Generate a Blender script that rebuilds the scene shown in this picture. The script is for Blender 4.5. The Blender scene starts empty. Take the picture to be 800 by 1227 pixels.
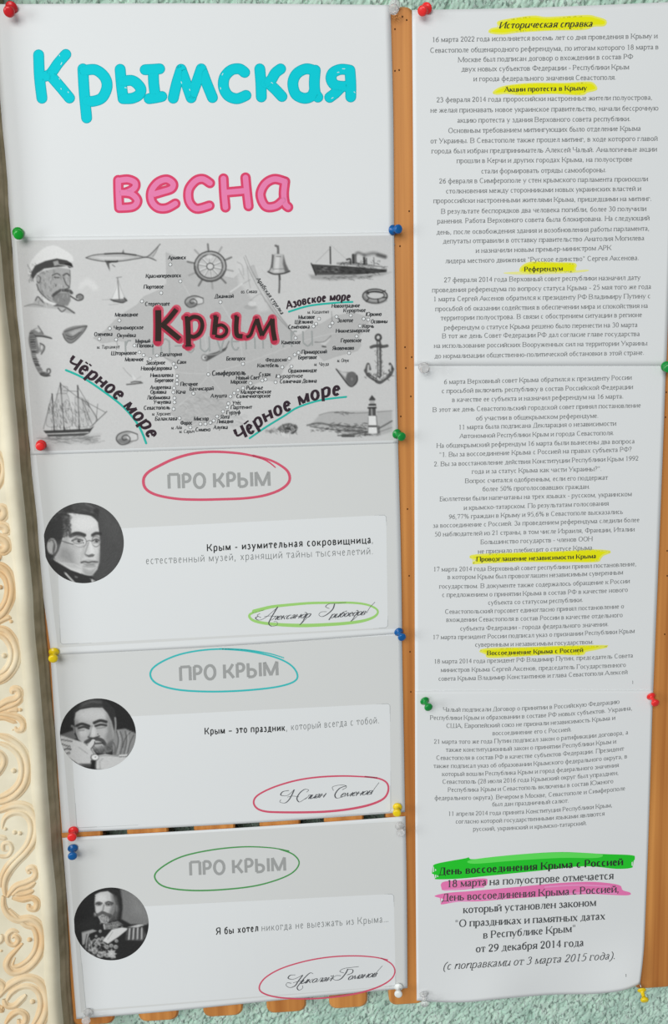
import bpy, math, random
import numpy as np
from mathutils import Matrix, Vector

random.seed(7)
RNG = np.random.default_rng(11)
SC = bpy.context.scene
COL = SC.collection

# ------------------------------------------------------------------ camera
# The board's front is the plane y = 0 (x right, z up, metres); the camera stands in front of it at y < 0.
F = 1062.137
def rotvec(rv):
    rv = np.array(rv); t = np.linalg.norm(rv); k = rv / t
    K = np.array([[0, -k[2], k[1]], [k[2], 0, -k[0]], [-k[1], k[0], 0]])
    return np.eye(3) + math.sin(t) * K + (1 - math.cos(t)) * K @ K
CR = rotvec([-0.1464798, 0.0291240, -0.0607143])
CC = np.array([-0.0958205, -0.7278949, -0.2848435])
cam_data = bpy.data.cameras.new('camera'); cam = bpy.data.objects.new('camera', cam_data); COL.objects.link(cam)
B = CR @ np.array([[1., 0, 0], [0, 0, -1], [0, 1, 0]])
M = Matrix([[*B[0], CC[0]], [*B[1], CC[1]], [*B[2], CC[2]], [0, 0, 0, 1]])
cam.matrix_world = M
cam_data.sensor_fit = 'HORIZONTAL'; cam_data.sensor_width = 36; cam_data.lens = F * 36 / 800
cam_data.clip_start = 0.01
SC.camera = cam

# ------------------------------------------------------------------ world, lights, exposure
SC.view_settings.view_transform = 'Standard'; SC.view_settings.look = 'None'
SC.view_settings.gamma = 1; SC.view_settings.use_curve_mapping = False
SC.view_settings.exposure = -0.28
w = bpy.data.worlds.new('world'); SC.world = w; w.use_nodes = True
w.node_tree.nodes['Background'].inputs[0].default_value = (0.93, 0.97, 1.0, 1)
w.node_tree.nodes['Background'].inputs[1].default_value = 0.26
def area(name, loc, target, sx, sy, power, col):
    l = bpy.data.lights.new(name, 'AREA'); l.shape = 'RECTANGLE'; l.size = sx; l.size_y = sy; l.energy = power; l.color = col
    o = bpy.data.objects.new(name, l); COL.objects.link(o); o.location = loc
    o.rotation_euler = (Vector(target) - Vector(loc)).to_track_quat('-Z', 'Y').to_euler(); return o
# a window to the left of the board and an added broad fill light from the front
area('window_light', (-2.6, -1.5, -0.2), (0, 0, -0.42), 1.0, 1.5, 34, (0.96, 0.99, 1.0))
area('front_fill_light', (-1.3, -3.4, 0.9), (0, 0, -0.45), 2.4, 1.8, 104, (1.0, 0.99, 0.965))

# ------------------------------------------------------------------ helpers
def s2l(c):
    c = np.asarray(c, float) / 255.0
    return np.where(c <= 0.04045, c / 12.92, ((c + 0.055) / 1.055) ** 2.4)
ILL = 0.86
def alb(rgb):
    return np.clip(s2l(rgb) / ILL, 0.002, 0.92)
def mat(name, rgb, rough=0.7, spec=0.3, raw=False, **kw):
    m = bpy.data.materials.new(name); m.use_nodes = True
    b = m.node_tree.nodes['Principled BSDF']
    a = s2l(rgb) if raw else alb(rgb)
    b.inputs['Base Color'].default_value = (*a, 1); b.inputs['Roughness'].default_value = rough
    b.inputs['Specular IOR Level'].default_value = spec
    for k, v in kw.items(): b.inputs[k.replace('_', ' ')].default_value = v
    return m
def nodes(m):
    nt = m.node_tree; return nt, nt.nodes, nt.links, nt.nodes['Principled BSDF']
def unproj(px, py, d):
    """photo point -> (x, z) on the plane d metres in front of the board; all arrays"""
    px = np.asarray(px, float); py = np.asarray(py, float)
    v = np.stack([(px - 400) / F, np.ones_like(px), -(py - 613.5) / F], -1) @ CR.T
    s = (-d - CC[1]) / v[..., 1]
    return CC[0] + v[..., 0] * s, CC[2] + v[..., 2] * s
def bp(px, py, d=0.0):
    x, z = unproj(px, py, d); return Vector((float(x), -d, float(z)))
def link_mesh(name, verts, faces, m=None, parent=None, smooth=False):
    me = bpy.data.meshes.new(name); me.from_pydata([tuple(v) for v in verts], [], faces)
    ob = bpy.data.objects.new(name, me); COL.objects.link(ob)
    if m is not None:
        for mm in (m if isinstance(m, (list, tuple)) else [m]): me.materials.append(mm)
    if parent is not None: ob.parent = parent
    if smooth: me.polygons.foreach_set('use_smooth', [True] * len(me.polygons))
    return ob
def tag(o, label=None, cat=None, group=None, kind=None):
    if label: o['label'] = label
    if cat: o['category'] = cat
    if group: o['group'] = group
    if kind: o['kind'] = kind
    return o
def empty(name, loc=(0, 0, 0)):
    o = bpy.data.objects.new(name, None); COL.objects.link(o); o.location = loc; o.empty_display_size = .02; return o
def catmull(pts, n=8, closed=False):
    P = np.asarray(pts, float); N = len(P)
    if N < 3: return P
    out = []
    for i in range(N if closed else N - 1):
        g = lambda k: P[k % N] if closed else P[min(max(k, 0), N - 1)]
        p0, p1, p2, p3 = g(i - 1), g(i), g(i + 1), g(i + 2)
        for t in np.linspace(0, 1, n, endpoint=False):
            out.append(.5 * (2 * p1 + (p2 - p0) * t + (2 * p0 - 5 * p1 + 4 * p2 - p3) * t * t + (3 * p1 - p0 - 3 * p2 + p3) * t ** 3))
    out.append(P[0] if closed else P[-1]); return np.array(out)
def tf(s, ox, oy):
    return lambda pts: [(x / s + ox, y / s + oy) for x, y in pts]

class Strips:
    """flat ink strokes collected into ONE mesh; points are photo points or sheet metres"""
    def __init__(self): self.v = []; self.f = []; self.mi = []; self.k = 0
    def strip(self, pts, wid, round_=False, mi=0):
        P = np.asarray(pts, float)
        keep = [0] + [i for i in range(1, len(P)) if np.hypot(*(P[i] - P[i - 1])) > 1e-9]
        P = P[keep]; wid = np.broadcast_to(np.asarray(wid, float), (len(pts),))[keep]
        if len(P) < 2: return
        T = np.gradient(P, axis=0); L = np.hypot(T[:, 0], T[:, 1])[:, None]; T = T / np.maximum(L, 1e-12)
        Nn = np.stack([-T[:, 1], T[:, 0]], 1)
        seg = np.diff(P, axis=0); sl = np.hypot(seg[:, 0], seg[:, 1]); seg = seg / sl[:, None]
        scale = np.ones(len(P))
        for i in range(1, len(P) - 1):
            c = abs(float(seg[i] @ T[i])); scale[i] = min(1 / max(c, .55), 1.6)
        h = (wid / 2 * scale)[:, None]
        A = P + Nn * h; Bv = P - Nn * h; b = len(self.v); n = len(P); z = self.k; self.k += 1
        for i in range(n): self.v.append((A[i, 0], A[i, 1], z)); self.v.append((Bv[i, 0], Bv[i, 1], z))
        for i in range(n - 1): self.f.append((b + 2 * i, b + 2 * i + 1, b + 2 * i + 3, b + 2 * i + 2)); self.mi.append(mi)
        if round_:
            for e, d in ((0, -T[0]), (n - 1, T[-1])):
                r = wid[e] / 2; nn = np.array([-d[1], d[0]]); b2 = len(self.v); K = 9
                for j in range(K):
                    a = math.pi * j / (K - 1) - math.pi / 2
                    q = P[e] + d * r * math.cos(a) + nn * r * math.sin(a); self.v.append((q[0], q[1], z))
                self.f.append(tuple(range(b2, b2 + K))); self.mi.append(mi)
    def fill(self, pts, step=1.3, mi=0):
        """an outline filled with a fine mesh, so that the ink follows the paper"""
        P = np.asarray(pts, float); Q = np.roll(P, -1, 0); z = self.k; self.k += 1
        def cuts(x):
            m = (P[:, 0] > x) != (Q[:, 0] > x); t = (x - P[m, 0]) / (Q[m, 0] - P[m, 0]); return np.sort(P[m, 1] + t * (Q[m, 1] - P[m, 1]))
        xs = np.arange(P[:, 0].min() + .02, P[:, 0].max(), step); C = [cuts(x) for x in xs]
        for i in range(len(xs) - 1):
            a, c = C[i], C[i + 1]
            if len(a) != len(c): a = a[[0, -1]] if len(a) else a; c = c[[0, -1]] if len(c) else c
            for k in range(0, min(len(a), len(c)) - 1, 2):
                n = max(1, int((a[k + 1] - a[k]) / 3)); b = len(self.v)
                for j in range(n + 1): t = j / n; self.v.append((xs[i], a[k] + t * (a[k + 1] - a[k]), z)); self.v.append((xs[i + 1], c[k] + t * (c[k + 1] - c[k]), z))
                for j in range(n): self.f.append((b + 2 * j, b + 2 * j + 2, b + 2 * j + 3, b + 2 * j + 1)); self.mi.append(mi)
    def poly(self, pts, mi=0):
        b = len(self.v); z = self.k; self.k += 1
        for p in pts: self.v.append((p[0], p[1], z))
        self.f.append(tuple(range(b, b + len(pts)))); self.mi.append(mi)

# ------------------------------------------------------------------ lettering: a small stroke alphabet (serif or plain)
def earc(cx, cy, rx, ry, a0, a1, n=14):
    return [(cx + rx * math.cos(math.radians(a0 + (a1 - a0) * i / n)), cy + ry * math.sin(math.radians(a0 + (a1 - a0) * i / n))) for i in range(n + 1)]
def bowl(xs, xe, y0, y1):
    d = xe - xs; k = xs + .45 * d; s = 1 if d > 0 else -1
    return [(xs, y1)] + [(k + abs(xe - k) * s * math.cos(a), (y0 + y1) / 2 + (y1 - y0) / 2 * math.sin(a)) for a in np.linspace(math.pi / 2, -math.pi / 2, 11)] + [(xs, y0)]
ADV = dict(zip('абвгдеёжзийклмнопрстуфхцчшщъыьэюя', [.444,.509,.472,.41,.509,.444,.444,.69,.395,.535,.535,.486,.499,.633,.535,.5,.535,.5,.444,.437,.5,.648,.5,.535,.503,.77,.77,.517,.671,.459,.43,.702,.473]))
ADV.update(dict(zip('АБВГДЕЁЖЗИЙКЛМНОПРСТУФХЦЧШЩЪЫЬЭЮЯ', [.72,.574,.667,.578,.682,.61,.61,.896,.5,.722,.722,.667,.678,.889,.722,.722,.722,.556,.667,.61,.708,.79,.722,.722,.65,1.009,1.009,.72,.87,.577,.66,1.02,.667])))
ADV.update({' ': .25, '.': .25, ',': .25, '-': .333, '–': .5, '"': .408, '(': .333, ')': .333, '%': .833, '?': .444, ':': .25, '…': .8})
ADV.update({c: .5 for c in '0123456789'}); ADV.update({'s': .42, 'u': .5, 'v': .5, 'e': .45, 'n': .5, 'i': .28, 'r': .36, 'm': .77, 'k': .5, 'y': .5})
GC = {}
def glyph(ch, ital=False):
    """strokes [(kind, points)] and serif spots [(x, y, half)] in em units"""
    key = (ch, ital)
    if key in GC: return GC[key]
    S = []; E = []
    w_ = ADV.get(ch, .5); cap = ch.isupper() or ch.isdigit(); h = .66 if cap else .45; c = ch.lower()
    a, b = .09, w_ - .09; m = (a + b) / 2
    T = lambda *p: S.append(('T', p)); t = lambda *p: S.append(('t', p)); A = lambda p: S.append(('a', p))
    def stem(x, y0=0, y1=None, s0=True, s1=True):
        y1 = h if y1 is None else y1; T((x, y0), (x, y1))
        if s0: E.append((x, y0, .085))
        if s1: E.append((x, y1, .085))
    if ital and not cap and c in 'ипд':
        if c == 'и': T((a, h), (a, .1)); A([(a, .1), (a + .04, 0), (m, .02), (b, .2)]); T((b, h), (b, 0)); E += [(a, h, .05), (b, 0, .05)]
        elif c == 'п': T((a, 0), (a, h)); A([(a, .25), (m, h - .02), (b - .03, h), (b, h - .1)]); T((b, h - .1), (b, 0)); E += [(a, h, .05), (b, 0, .05)]
        elif c == 'т':
            for x in (a, m, b): T((x, 0), (x, h - .05))
            A([(a, .3), ((a + m) / 2 + .03, h), (m, h - .05)]); A([(m, .3), ((b + m) / 2 + .03, h), (b, h - .05)])
        else: A(earc(m, .2, (b - a) / 2, .21, 0, 360, 20)); A([(b, .2), (b, .45), (m, .62), (a + .05, .6)])
    elif c == 'а' and cap: t((m, h), (a - .04, 0)); T((m - .01, h), (b + .04, 0)); t((a + .08, .22), (b - .08, .22)); E += [(a - .04, 0, .08), (b + .04, 0, .09)]
    elif c == 'а': A([(a + .01, h * .8), (a + .08, h * .97), (m + .02, h), (b - .06, h * .9), (b - .04, h * .7)]); T((b - .04, h * .7), (b - .04, .06)); t((b - .04, .06), (b + .05, .01)); A([(b - .04, h * .6), (m, h * .5), (a, h * .3), (a, h * .1), (m - .05, 0), (b - .04, h * .16)])
    elif c == 'б' and cap: stem(a); t((a, h), (b - .02, h)); t((b - .02, h), (b - .02, h - .12)); A(bowl(a, b, 0, .36))
    elif c == 'б': A(earc(m, h / 2, (b - a) / 2, h / 2, 0, 360, 20)); A([(a, h * .5), (a + .02, h * 1.0), (a + .12, h * 1.3), (b - .05, h * 1.4), (b, h * 1.52)])
    elif c == 'в': stem(a); A(bowl(a, b - .03, h * .53, h)); A(bowl(a, b, 0, h * .53))
    elif c == 'г': stem(a, s1=False); t((a - .08, h), (b + .03, h)); t((b + .03, h), (b + .03, h - .13))
    elif c == 'д': t((a + .04, 0), (a + .1, h * .4), (m - .06, h)); stem(b - .04, s0=False, s1=False); t((m - .1, h), (b + .03, h)); t((a - .06, 0), (b + .06, 0)); t((a - .06, 0), (a - .06, -.12)); t((b + .06, 0), (b + .06, -.12))
    elif c in 'её' and cap: stem(a); t((a, h), (b, h)); t((a, h * .52), (b - .06, h * .52)); t((a, 0), (b + .02, 0)); t((b, h), (b, h - .12)); t((b + .02, 0), (b + .02, .14))
    elif c in 'её' or c == 'e':
        t((a, h * .57), (b, h * .57)); A([(b, h * .57)] + earc(m, h / 2, (b - a) / 2, h / 2, 15, 320, 20))
        if c == 'ё': T((m - .09, .58), (m - .09, .66)); T((m + .09, .58), (m + .09, .66))
    elif c == 'ж':
        stem(m)
        for s in (-1, 1): t((m, h * .5), (m + s * (m - a) * .6, h * .6), (m + s * (m - a), h)); T((m, h * .5), (m + s * (m - a) * .5, h * .45), (m + s * (m - a + .03), 0)); E.append((m + s * (m - a), 0, .06)); E.append((m + s * (m - a), h, .05))
    elif c == 'з': A([(a - .02, h * .82), (a + .05, h * .97), (m, h), (b - .04, h * .9), (b - .04, h * .66), (m, h * .53)]); A([(m, h * .53), (b, h * .44), (b + .01, h * .2), (m, 0), (a + .02, h * .03), (a - .03, h * .18)])
    elif c in 'ий':
        stem(a); stem(b); t((a, .03), (b, h - .03))
        if c == 'й': A([(m - .1, h + .17), (m - .07, h + .1), (m, h + .08), (m + .07, h + .1), (m + .1, h + .17)])
    elif c == 'к': stem(a); t((a, h * .47), (m, h * .55), (b, h)); T((m - .04, h * .54), (b + .03, 0)); E += [(b + .02, 0, .07), (b, h, .06)]
    elif c == 'л': stem(b); t((a - .05, .02), (a + .02, .03), (a + .09, h * .4), (a + .13, h)); t((a + .05, h), (b, h))
    elif c == 'м': t((a, 0), (a, h)); E += [(a, 0, .07), (a, h, .06)]; T((a + .01, h), (m, .02)); t((m, .02), (b, h)); stem(b)
    elif c == 'н': stem(a); stem(b); t((a, h * .52), (b, h * .52))
    elif c == 'о': A(earc(m, h / 2, (b - a) / 2 + .01, h / 2, 0, 360, 22))
    elif c == 'п': stem(a); stem(b); t((a, h), (b, h))
    elif c == 'р' and cap: stem(a); A(bowl(a, b, h * .45, h))
    elif c == 'р': stem(a, -.21); A([(a, h * .8), (m, h), (b - .02, h * .85), (b, h * .5), (b - .03, h * .15), (m, 0), (a, h * .15)])
    elif c == 'с': A(earc(m + .01, h / 2, (b - a) / 2 + .01, h / 2, 48, 318, 20))
    elif c == 'т': stem(m, s1=False); t((a - .05, h), (b + .05, h)); t((a - .05, h), (a - .05, h - .12)); t((b + .05, h), (b + .05, h - .12))
    elif c == 'у' and cap: T((a - .02, h), (m, h * .35)); t((b + .02, h), (m, h * .3), (m - .08, .03), (a + .06, .0)); E += [(a, h, .08), (b + .02, h, .07)]
    elif c == 'у': T((a - .03, h), (m, .02)); t((b + .03, h), (m, .02), (m - .08, -.18), (a, -.2)); E += [(a - .02, h, .07), (b + .02, h, .06)]
    elif c == 'ф': stem(m, *((0, .66) if cap else (-.21, .68))); A(earc(m, h / 2, (b - a) / 2 + .02, h * (.36 if cap else .5), 0, 360, 22))
    elif c == 'х': T((a, h), (b, 0)); t((b, h), (a, 0)); E += [(a, h, .07), (b, h, .06), (a, 0, .06), (b, 0, .07)]
    elif c == 'ц': stem(a, s0=False); stem(b, s0=False); t((a - .06, 0), (b + .08, 0)); t((b + .08, 0), (b + .08, -.12))
    elif c == 'ч': stem(b); T((a, h), (a, h * .62)); t((a, h * .62), (a + .05, h * .45), (m, h * .42), (b, h * .5)); E.append((a, h, .08))
    elif c in 'шщ':
        stem(a, s0=False); stem(m, s0=False); stem(b, s0=False); t((a - .06, 0), (b + .06, 0))
        if c == 'щ': t((b + .08, 0), (b + .08, -.12))
    elif c == 'ъ': stem(a + .1, s1=False); t((a - .05, h), (a + .1, h)); t((a - .05, h), (a - .05, h - .1)); A(bowl(a + .1, b + .02, 0, h * .54))
    elif c == 'ы': stem(a); A(bowl(a, a + (b - a) * .6, 0, h * .54)); stem(b)
    elif c == 'ь': stem(a); A(bowl(a, b, 0, h * .54))
    elif c == 'э': A(earc(m - .01, h / 2, (b - a) / 2 + .01, h / 2, 140, -140, 20)); t((m - .05, h * .52), (b, h * .52))
    elif c == 'ю': stem(a); t((a, h * .5), (a + .15, h * .5)); A(earc((a + .15 + b) / 2 + .02, h / 2, (b - a - .15) / 2 + .02, h / 2, 0, 360, 22))
    elif c == 'я': stem(b); A(bowl(b, a + .01, h * .45, h)); T((m, h * .45), (a - .03, 0)); E.append((a - .03, 0, .05))
    elif ch == '0': A(earc(.25, .33, .17, .33, 0, 360, 22))
    elif ch == '1': t((.14, .57), (.26, .66)); stem(.26, s1=False)
    elif ch == '2': A([(.08, .5), (.12, .62), (.24, .66), (.37, .58), (.37, .44), (.26, .26), (.07, .02)]); T((.07, .02), (.43, .02))
    elif ch == '3': A([(.09, .55), (.15, .64), (.26, .66), (.36, .58), (.34, .44), (.22, .37)]); A([(.22, .37), (.38, .3), (.38, .12), (.26, 0), (.12, .01), (.07, .06)])
    elif ch == '4': t((.33, .66), (.05, .2)); t((.05, .2), (.46, .2)); T((.33, 0), (.33, .66))
    elif ch == '5': t((.42, .65), (.16, .65)); t((.16, .65), (.12, .4)); A([(.12, .4), (.28, .42), (.41, .3), (.38, .1), (.24, 0), (.07, .04)])
    elif ch == '6': A([(.42, .66), (.22, .56), (.1, .38), (.08, .2), (.14, .04), (.26, 0), (.4, .08), (.42, .24), (.33, .39), (.2, .38), (.1, .28)])
    elif ch == '7': t((.07, .52), (.09, .64)); T((.09, .64), (.44, .64)); t((.44, .64), (.2, 0))
    elif ch == '8': A(earc(.25, .5, .13, .16, 0, 360, 16)); A(earc(.25, .18, .17, .18, 0, 360, 16))
    elif ch == '9': A([(.08, 0), (.28, .1), (.4, .28), (.42, .46), (.36, .62), (.24, .66), (.1, .58), (.08, .42), (.17, .28), (.3, .28), (.4, .38)])
    elif ch in '.:': T((.1, 0), (.1, .075)); S.append(('T', ((.1, .36), (.1, .43)))) if ch == ':' else None
    elif ch == '…': [T((.1 + .24 * i, 0), (.1 + .24 * i, .075)) for i in range(3)]
    elif ch == ',': T((.1, .07), (.1, 0)); t((.12, .03), (.07, -.13))
    elif ch in '-–': S.append(('b', ((.04, .22), (w_ - .04, .22))))
    elif ch == '"': t((.13, .66), (.13, .45)); t((.27, .66), (.27, .45))
    elif ch == '(': A([(.29, .68), (.13, .5), (.08, .24), (.13, -.04), (.29, -.2)])
    elif ch == ')': A([(.04, .68), (.2, .5), (.25, .24), (.2, -.04), (.04, -.2)])
    elif ch == '%': A(earc(.22, .5, .12, .16, 0, 360, 14)); A(earc(.62, .16, .12, .16, 0, 360, 14)); t((.62, .66), (.22, 0))
    elif ch == '?': A([(.07, .5), (.12, .63), (.22, .66), (.34, .58), (.33, .44), (.22, .32), (.2, .17)]); T((.2, 0), (.2, .07))
    elif ch == 's': A([(b, h * .85), (m, h), (a, h * .8), (m, h * .5), (b, h * .25), (m, 0), (a, h * .15)])
    elif ch == 'u': T((a, h), (a, .1)); A([(a, .1), (m, 0), (b, .12)]); T((b, h), (b, 0))
    elif ch == 'v': t((a, h), (m, 0)); t((b, h), (m, 0))
    elif ch == 'n': T((a, 0), (a, h)); A([(a, .3), (m, h), (b, h - .12)]); T((b, h - .12), (b, 0))
    elif ch == 'm':
        for x in (a, m, b): T((x, 0), (x, h - .05))
        A([(a, .3), ((a + m) / 2, h), (m, h - .1)]); A([(m, .3), ((m + b) / 2, h), (b, h - .1)])
    elif ch == 'i': T((w_ / 2, 0), (w_ / 2, h)); T((w_ / 2, .56), (w_ / 2, .63))
    elif ch == 'r': T((a, 0), (a, h)); A([(a, .3), (m, h), (b + .03, h)])
    GC[key] = (w_, S, E); return GC[key]
STY = {'R': (.115, .055, 1, 0, 0),  # thick, thin, serif?, slant, extra tracking
 'r': (.084, .056, 1, 0, 0), 'b': (.15, .06, 1, 0, .035), 'i': (.078, .046, 1, .27, 0), 'bi': (.125, .06, 1, .27, .02),
 'g': (.052, .050, 0, 0, .09), 'gb': (.105, .098, 0, 0, .11), 'GB': (.14, .132, 0, 0, .06), 'map': (.15, .10, 0, .2, .03), 'mapn': (.11, .06, 0, .25, .03), 'sea': (.165, .115, 0, .18, .06),
 'script': (.115, .045, 0, .62, -.06), 'wm': (.05, .05, 0, 0, .06)}
def text_width(txt, sty): return sum(glyph(c, sty in ('i', 'bi', 'script'))[0] + STY[sty][4] for c in txt)
def text(st, txt, sty, place, mi=0, mono=None):
    """place(x, y) turns em units on the baseline into the strip's own coordinates"""
    tk, tn, ser, sl, tr = STY[sty]; x0 = tr / 2
    for ch in txt:
        adv, S, E = glyph(ch, sty in ('i', 'bi', 'script'))
        for kind, pts in S:
            P = np.array(pts, float)
            if kind == 'a': P = catmull(P, 4) if len(P) < 10 else P
            elif len(P) > 2: P = catmull(P, 4)
            if kind == 'T': wd = np.full(len(P), tk)
            elif kind == 't': wd = np.full(len(P), tn)
            elif kind == 'b': wd = np.full(len(P), (tk + tn) / 2)
            else:
                T = np.gradient(P, axis=0); c = np.abs(T[:, 1]) / np.maximum(np.hypot(T[:, 0], T[:, 1]), 1e-9); wd = tn + (tk - tn) * c ** 1.5
            Q = np.array([place(x0 + x + sl * (y - .2 * (sl > 0)), y) for x, y in P])
            o = np.array(place(0, 0)); k = np.hypot(*(np.array(place(0, 1)) - o))
            st.strip(Q, wd * k)
        if ser:
            for x, y, hw in E:
                yy = y + (.015 if y < .1 else -.015)
                Q = np.array([place(x0 + x - hw + sl * yy, yy), place(x0 + x + hw + sl * yy, yy)])
                o = np.array(place(0, 0)); k = np.hypot(*(np.array(place(0, 1)) - o)); st.strip(Q, .052 * k)
        x0 += adv + tr
def path_place(path, total):
    P = np.asarray(path, float); d = np.r_[0, np.cumsum(np.hypot(*np.diff(P, axis=0).T))]; sc = d[-1] / total
    def f(x, y, sy=[sc]):
        s = x * sc; q = np.array([np.interp(s, d, P[:, 0]), np.interp(s, d, P[:, 1])])
        e = .02 * d[-1]; p2 = np.array([np.interp(s + e, d, P[:, 0]), np.interp(s + e, d, P[:, 1])]); p1 = np.array([np.interp(s - e, d, P[:, 0]), np.interp(s - e, d, P[:, 1])])
        T = p2 - p1; T = T / max(np.hypot(*T), 1e-9); nrm = np.array([T[1], -T[0]])
        return q + nrm * y * sy[0]
    return f, sc

# ------------------------------------------------------------------ sheets of paper
class Sheet:
    """a sheet given by its four edges (photo points, each a list along the edge) and a gentle depth over the board"""
    def __init__(self, name, L, R, T, Bt, base, bumps, m, n=64):
        self.base = base; self.bumps = bumps
        xs = [p[0] for p in L + R + T + Bt]; ys = [p[1] for p in L + R + T + Bt]
        x0, z0 = unproj(min(xs), max(ys), 0); x1, z1 = unproj(max(xs), min(ys), 0)
        self.bx = (x0, z0, x1 - x0, z1 - z0)
        def edge(pts, k):
            P = catmull(pts, 12) if len(pts) > 2 else np.asarray(pts, float)
            d = np.r_[0, np.cumsum(np.hypot(*np.diff(P, axis=0).T))]; d /= d[-1]; s = np.linspace(0, 1, k)
            return np.stack([np.interp(s, d, P[:, 0]), np.interp(s, d, P[:, 1])], 1)
        l, r, t, b = edge(L, n), edge(R, n), edge(T, n), edge(Bt, n)
        u = np.linspace(0, 1, n)[None, :, None]; v = np.linspace(0, 1, n)[:, None, None]
        G = (1 - u) * l[:, None] + u * r[:, None] + (1 - v) * t[None] + v * b[None] - ((1 - u) * (1 - v) * t[0] + u * (1 - v) * t[-1] + (1 - u) * v * b[0] + u * v * b[-1])
        V = self.on(G[..., 0].ravel(), G[..., 1].ravel(), 0)
        fs = [(i * n + j, i * n + j + 1, (i + 1) * n + j + 1, (i + 1) * n + j) for i in range(n - 1) for j in range(n - 1)]
        fs = [f[::-1] for f in fs]
        self.ob = link_mesh(name, V, fs, m, smooth=True)
        s = self.ob.modifiers.new('thick', 'SOLIDIFY'); s.thickness = .00022; s.offset = -1
    def depth(self, x, z):
        u = (x - self.bx[0]) / self.bx[2]; v = (z - self.bx[1]) / self.bx[3]
        d = np.full_like(np.asarray(x, float), self.base)
        for bu, bv, su, sv, a in self.bumps: d = d + a * np.exp(-((u - bu) / su) ** 2 - ((v - bv) / sv) ** 2)
        return d
    def on(self, px, py, eps):
        d = np.full(np.shape(px), self.base)
        for _ in range(4):
            x, z = unproj(px, py, d); d = self.depth(x, z)
        x, z = unproj(px, py, d); return np.stack([x, -(self.depth(x, z) + eps), z], 1)
    def ink(self, name, st, m, eps, label=None):
        """strips whose coordinates are photo points, laid on the paper"""
        A = np.array(st.v, float); e = eps + (A[:, 2] % 60) * 2.5e-7
        V = self.on(A[:, 0], A[:, 1], 0); V[:, 1] -= e
        o = link_mesh(name, V, st.f, m, self.ob)
        if isinstance(m, (list, tuple)): o.data.polygons.foreach_set('material_index', st.mi)
        if label: o['label'] = label
        return o
    def line(self, st, txt, sty, xl, yl, xr, yr, em=None, mi=0, sag=0.):
        """one printed line from (xl, yl) to (xr, yr) along its baseline; em = letter height in photo points"""
        Wn = text_width(txt, sty); dx, dy = (xr - xl) / Wn, (yr - yl) / Wn; s = math.hypot(dx, dy); em = em or s
        sk = -.07 + .000131 * (xl + xr) / 2
        text(st, txt, sty, lambda x, y: (xl + dx * x + sk * em * y, yl + dy * x + 4 * sag * (x / Wn) * (1 - x / Wn) - em * y), mi)

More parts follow.
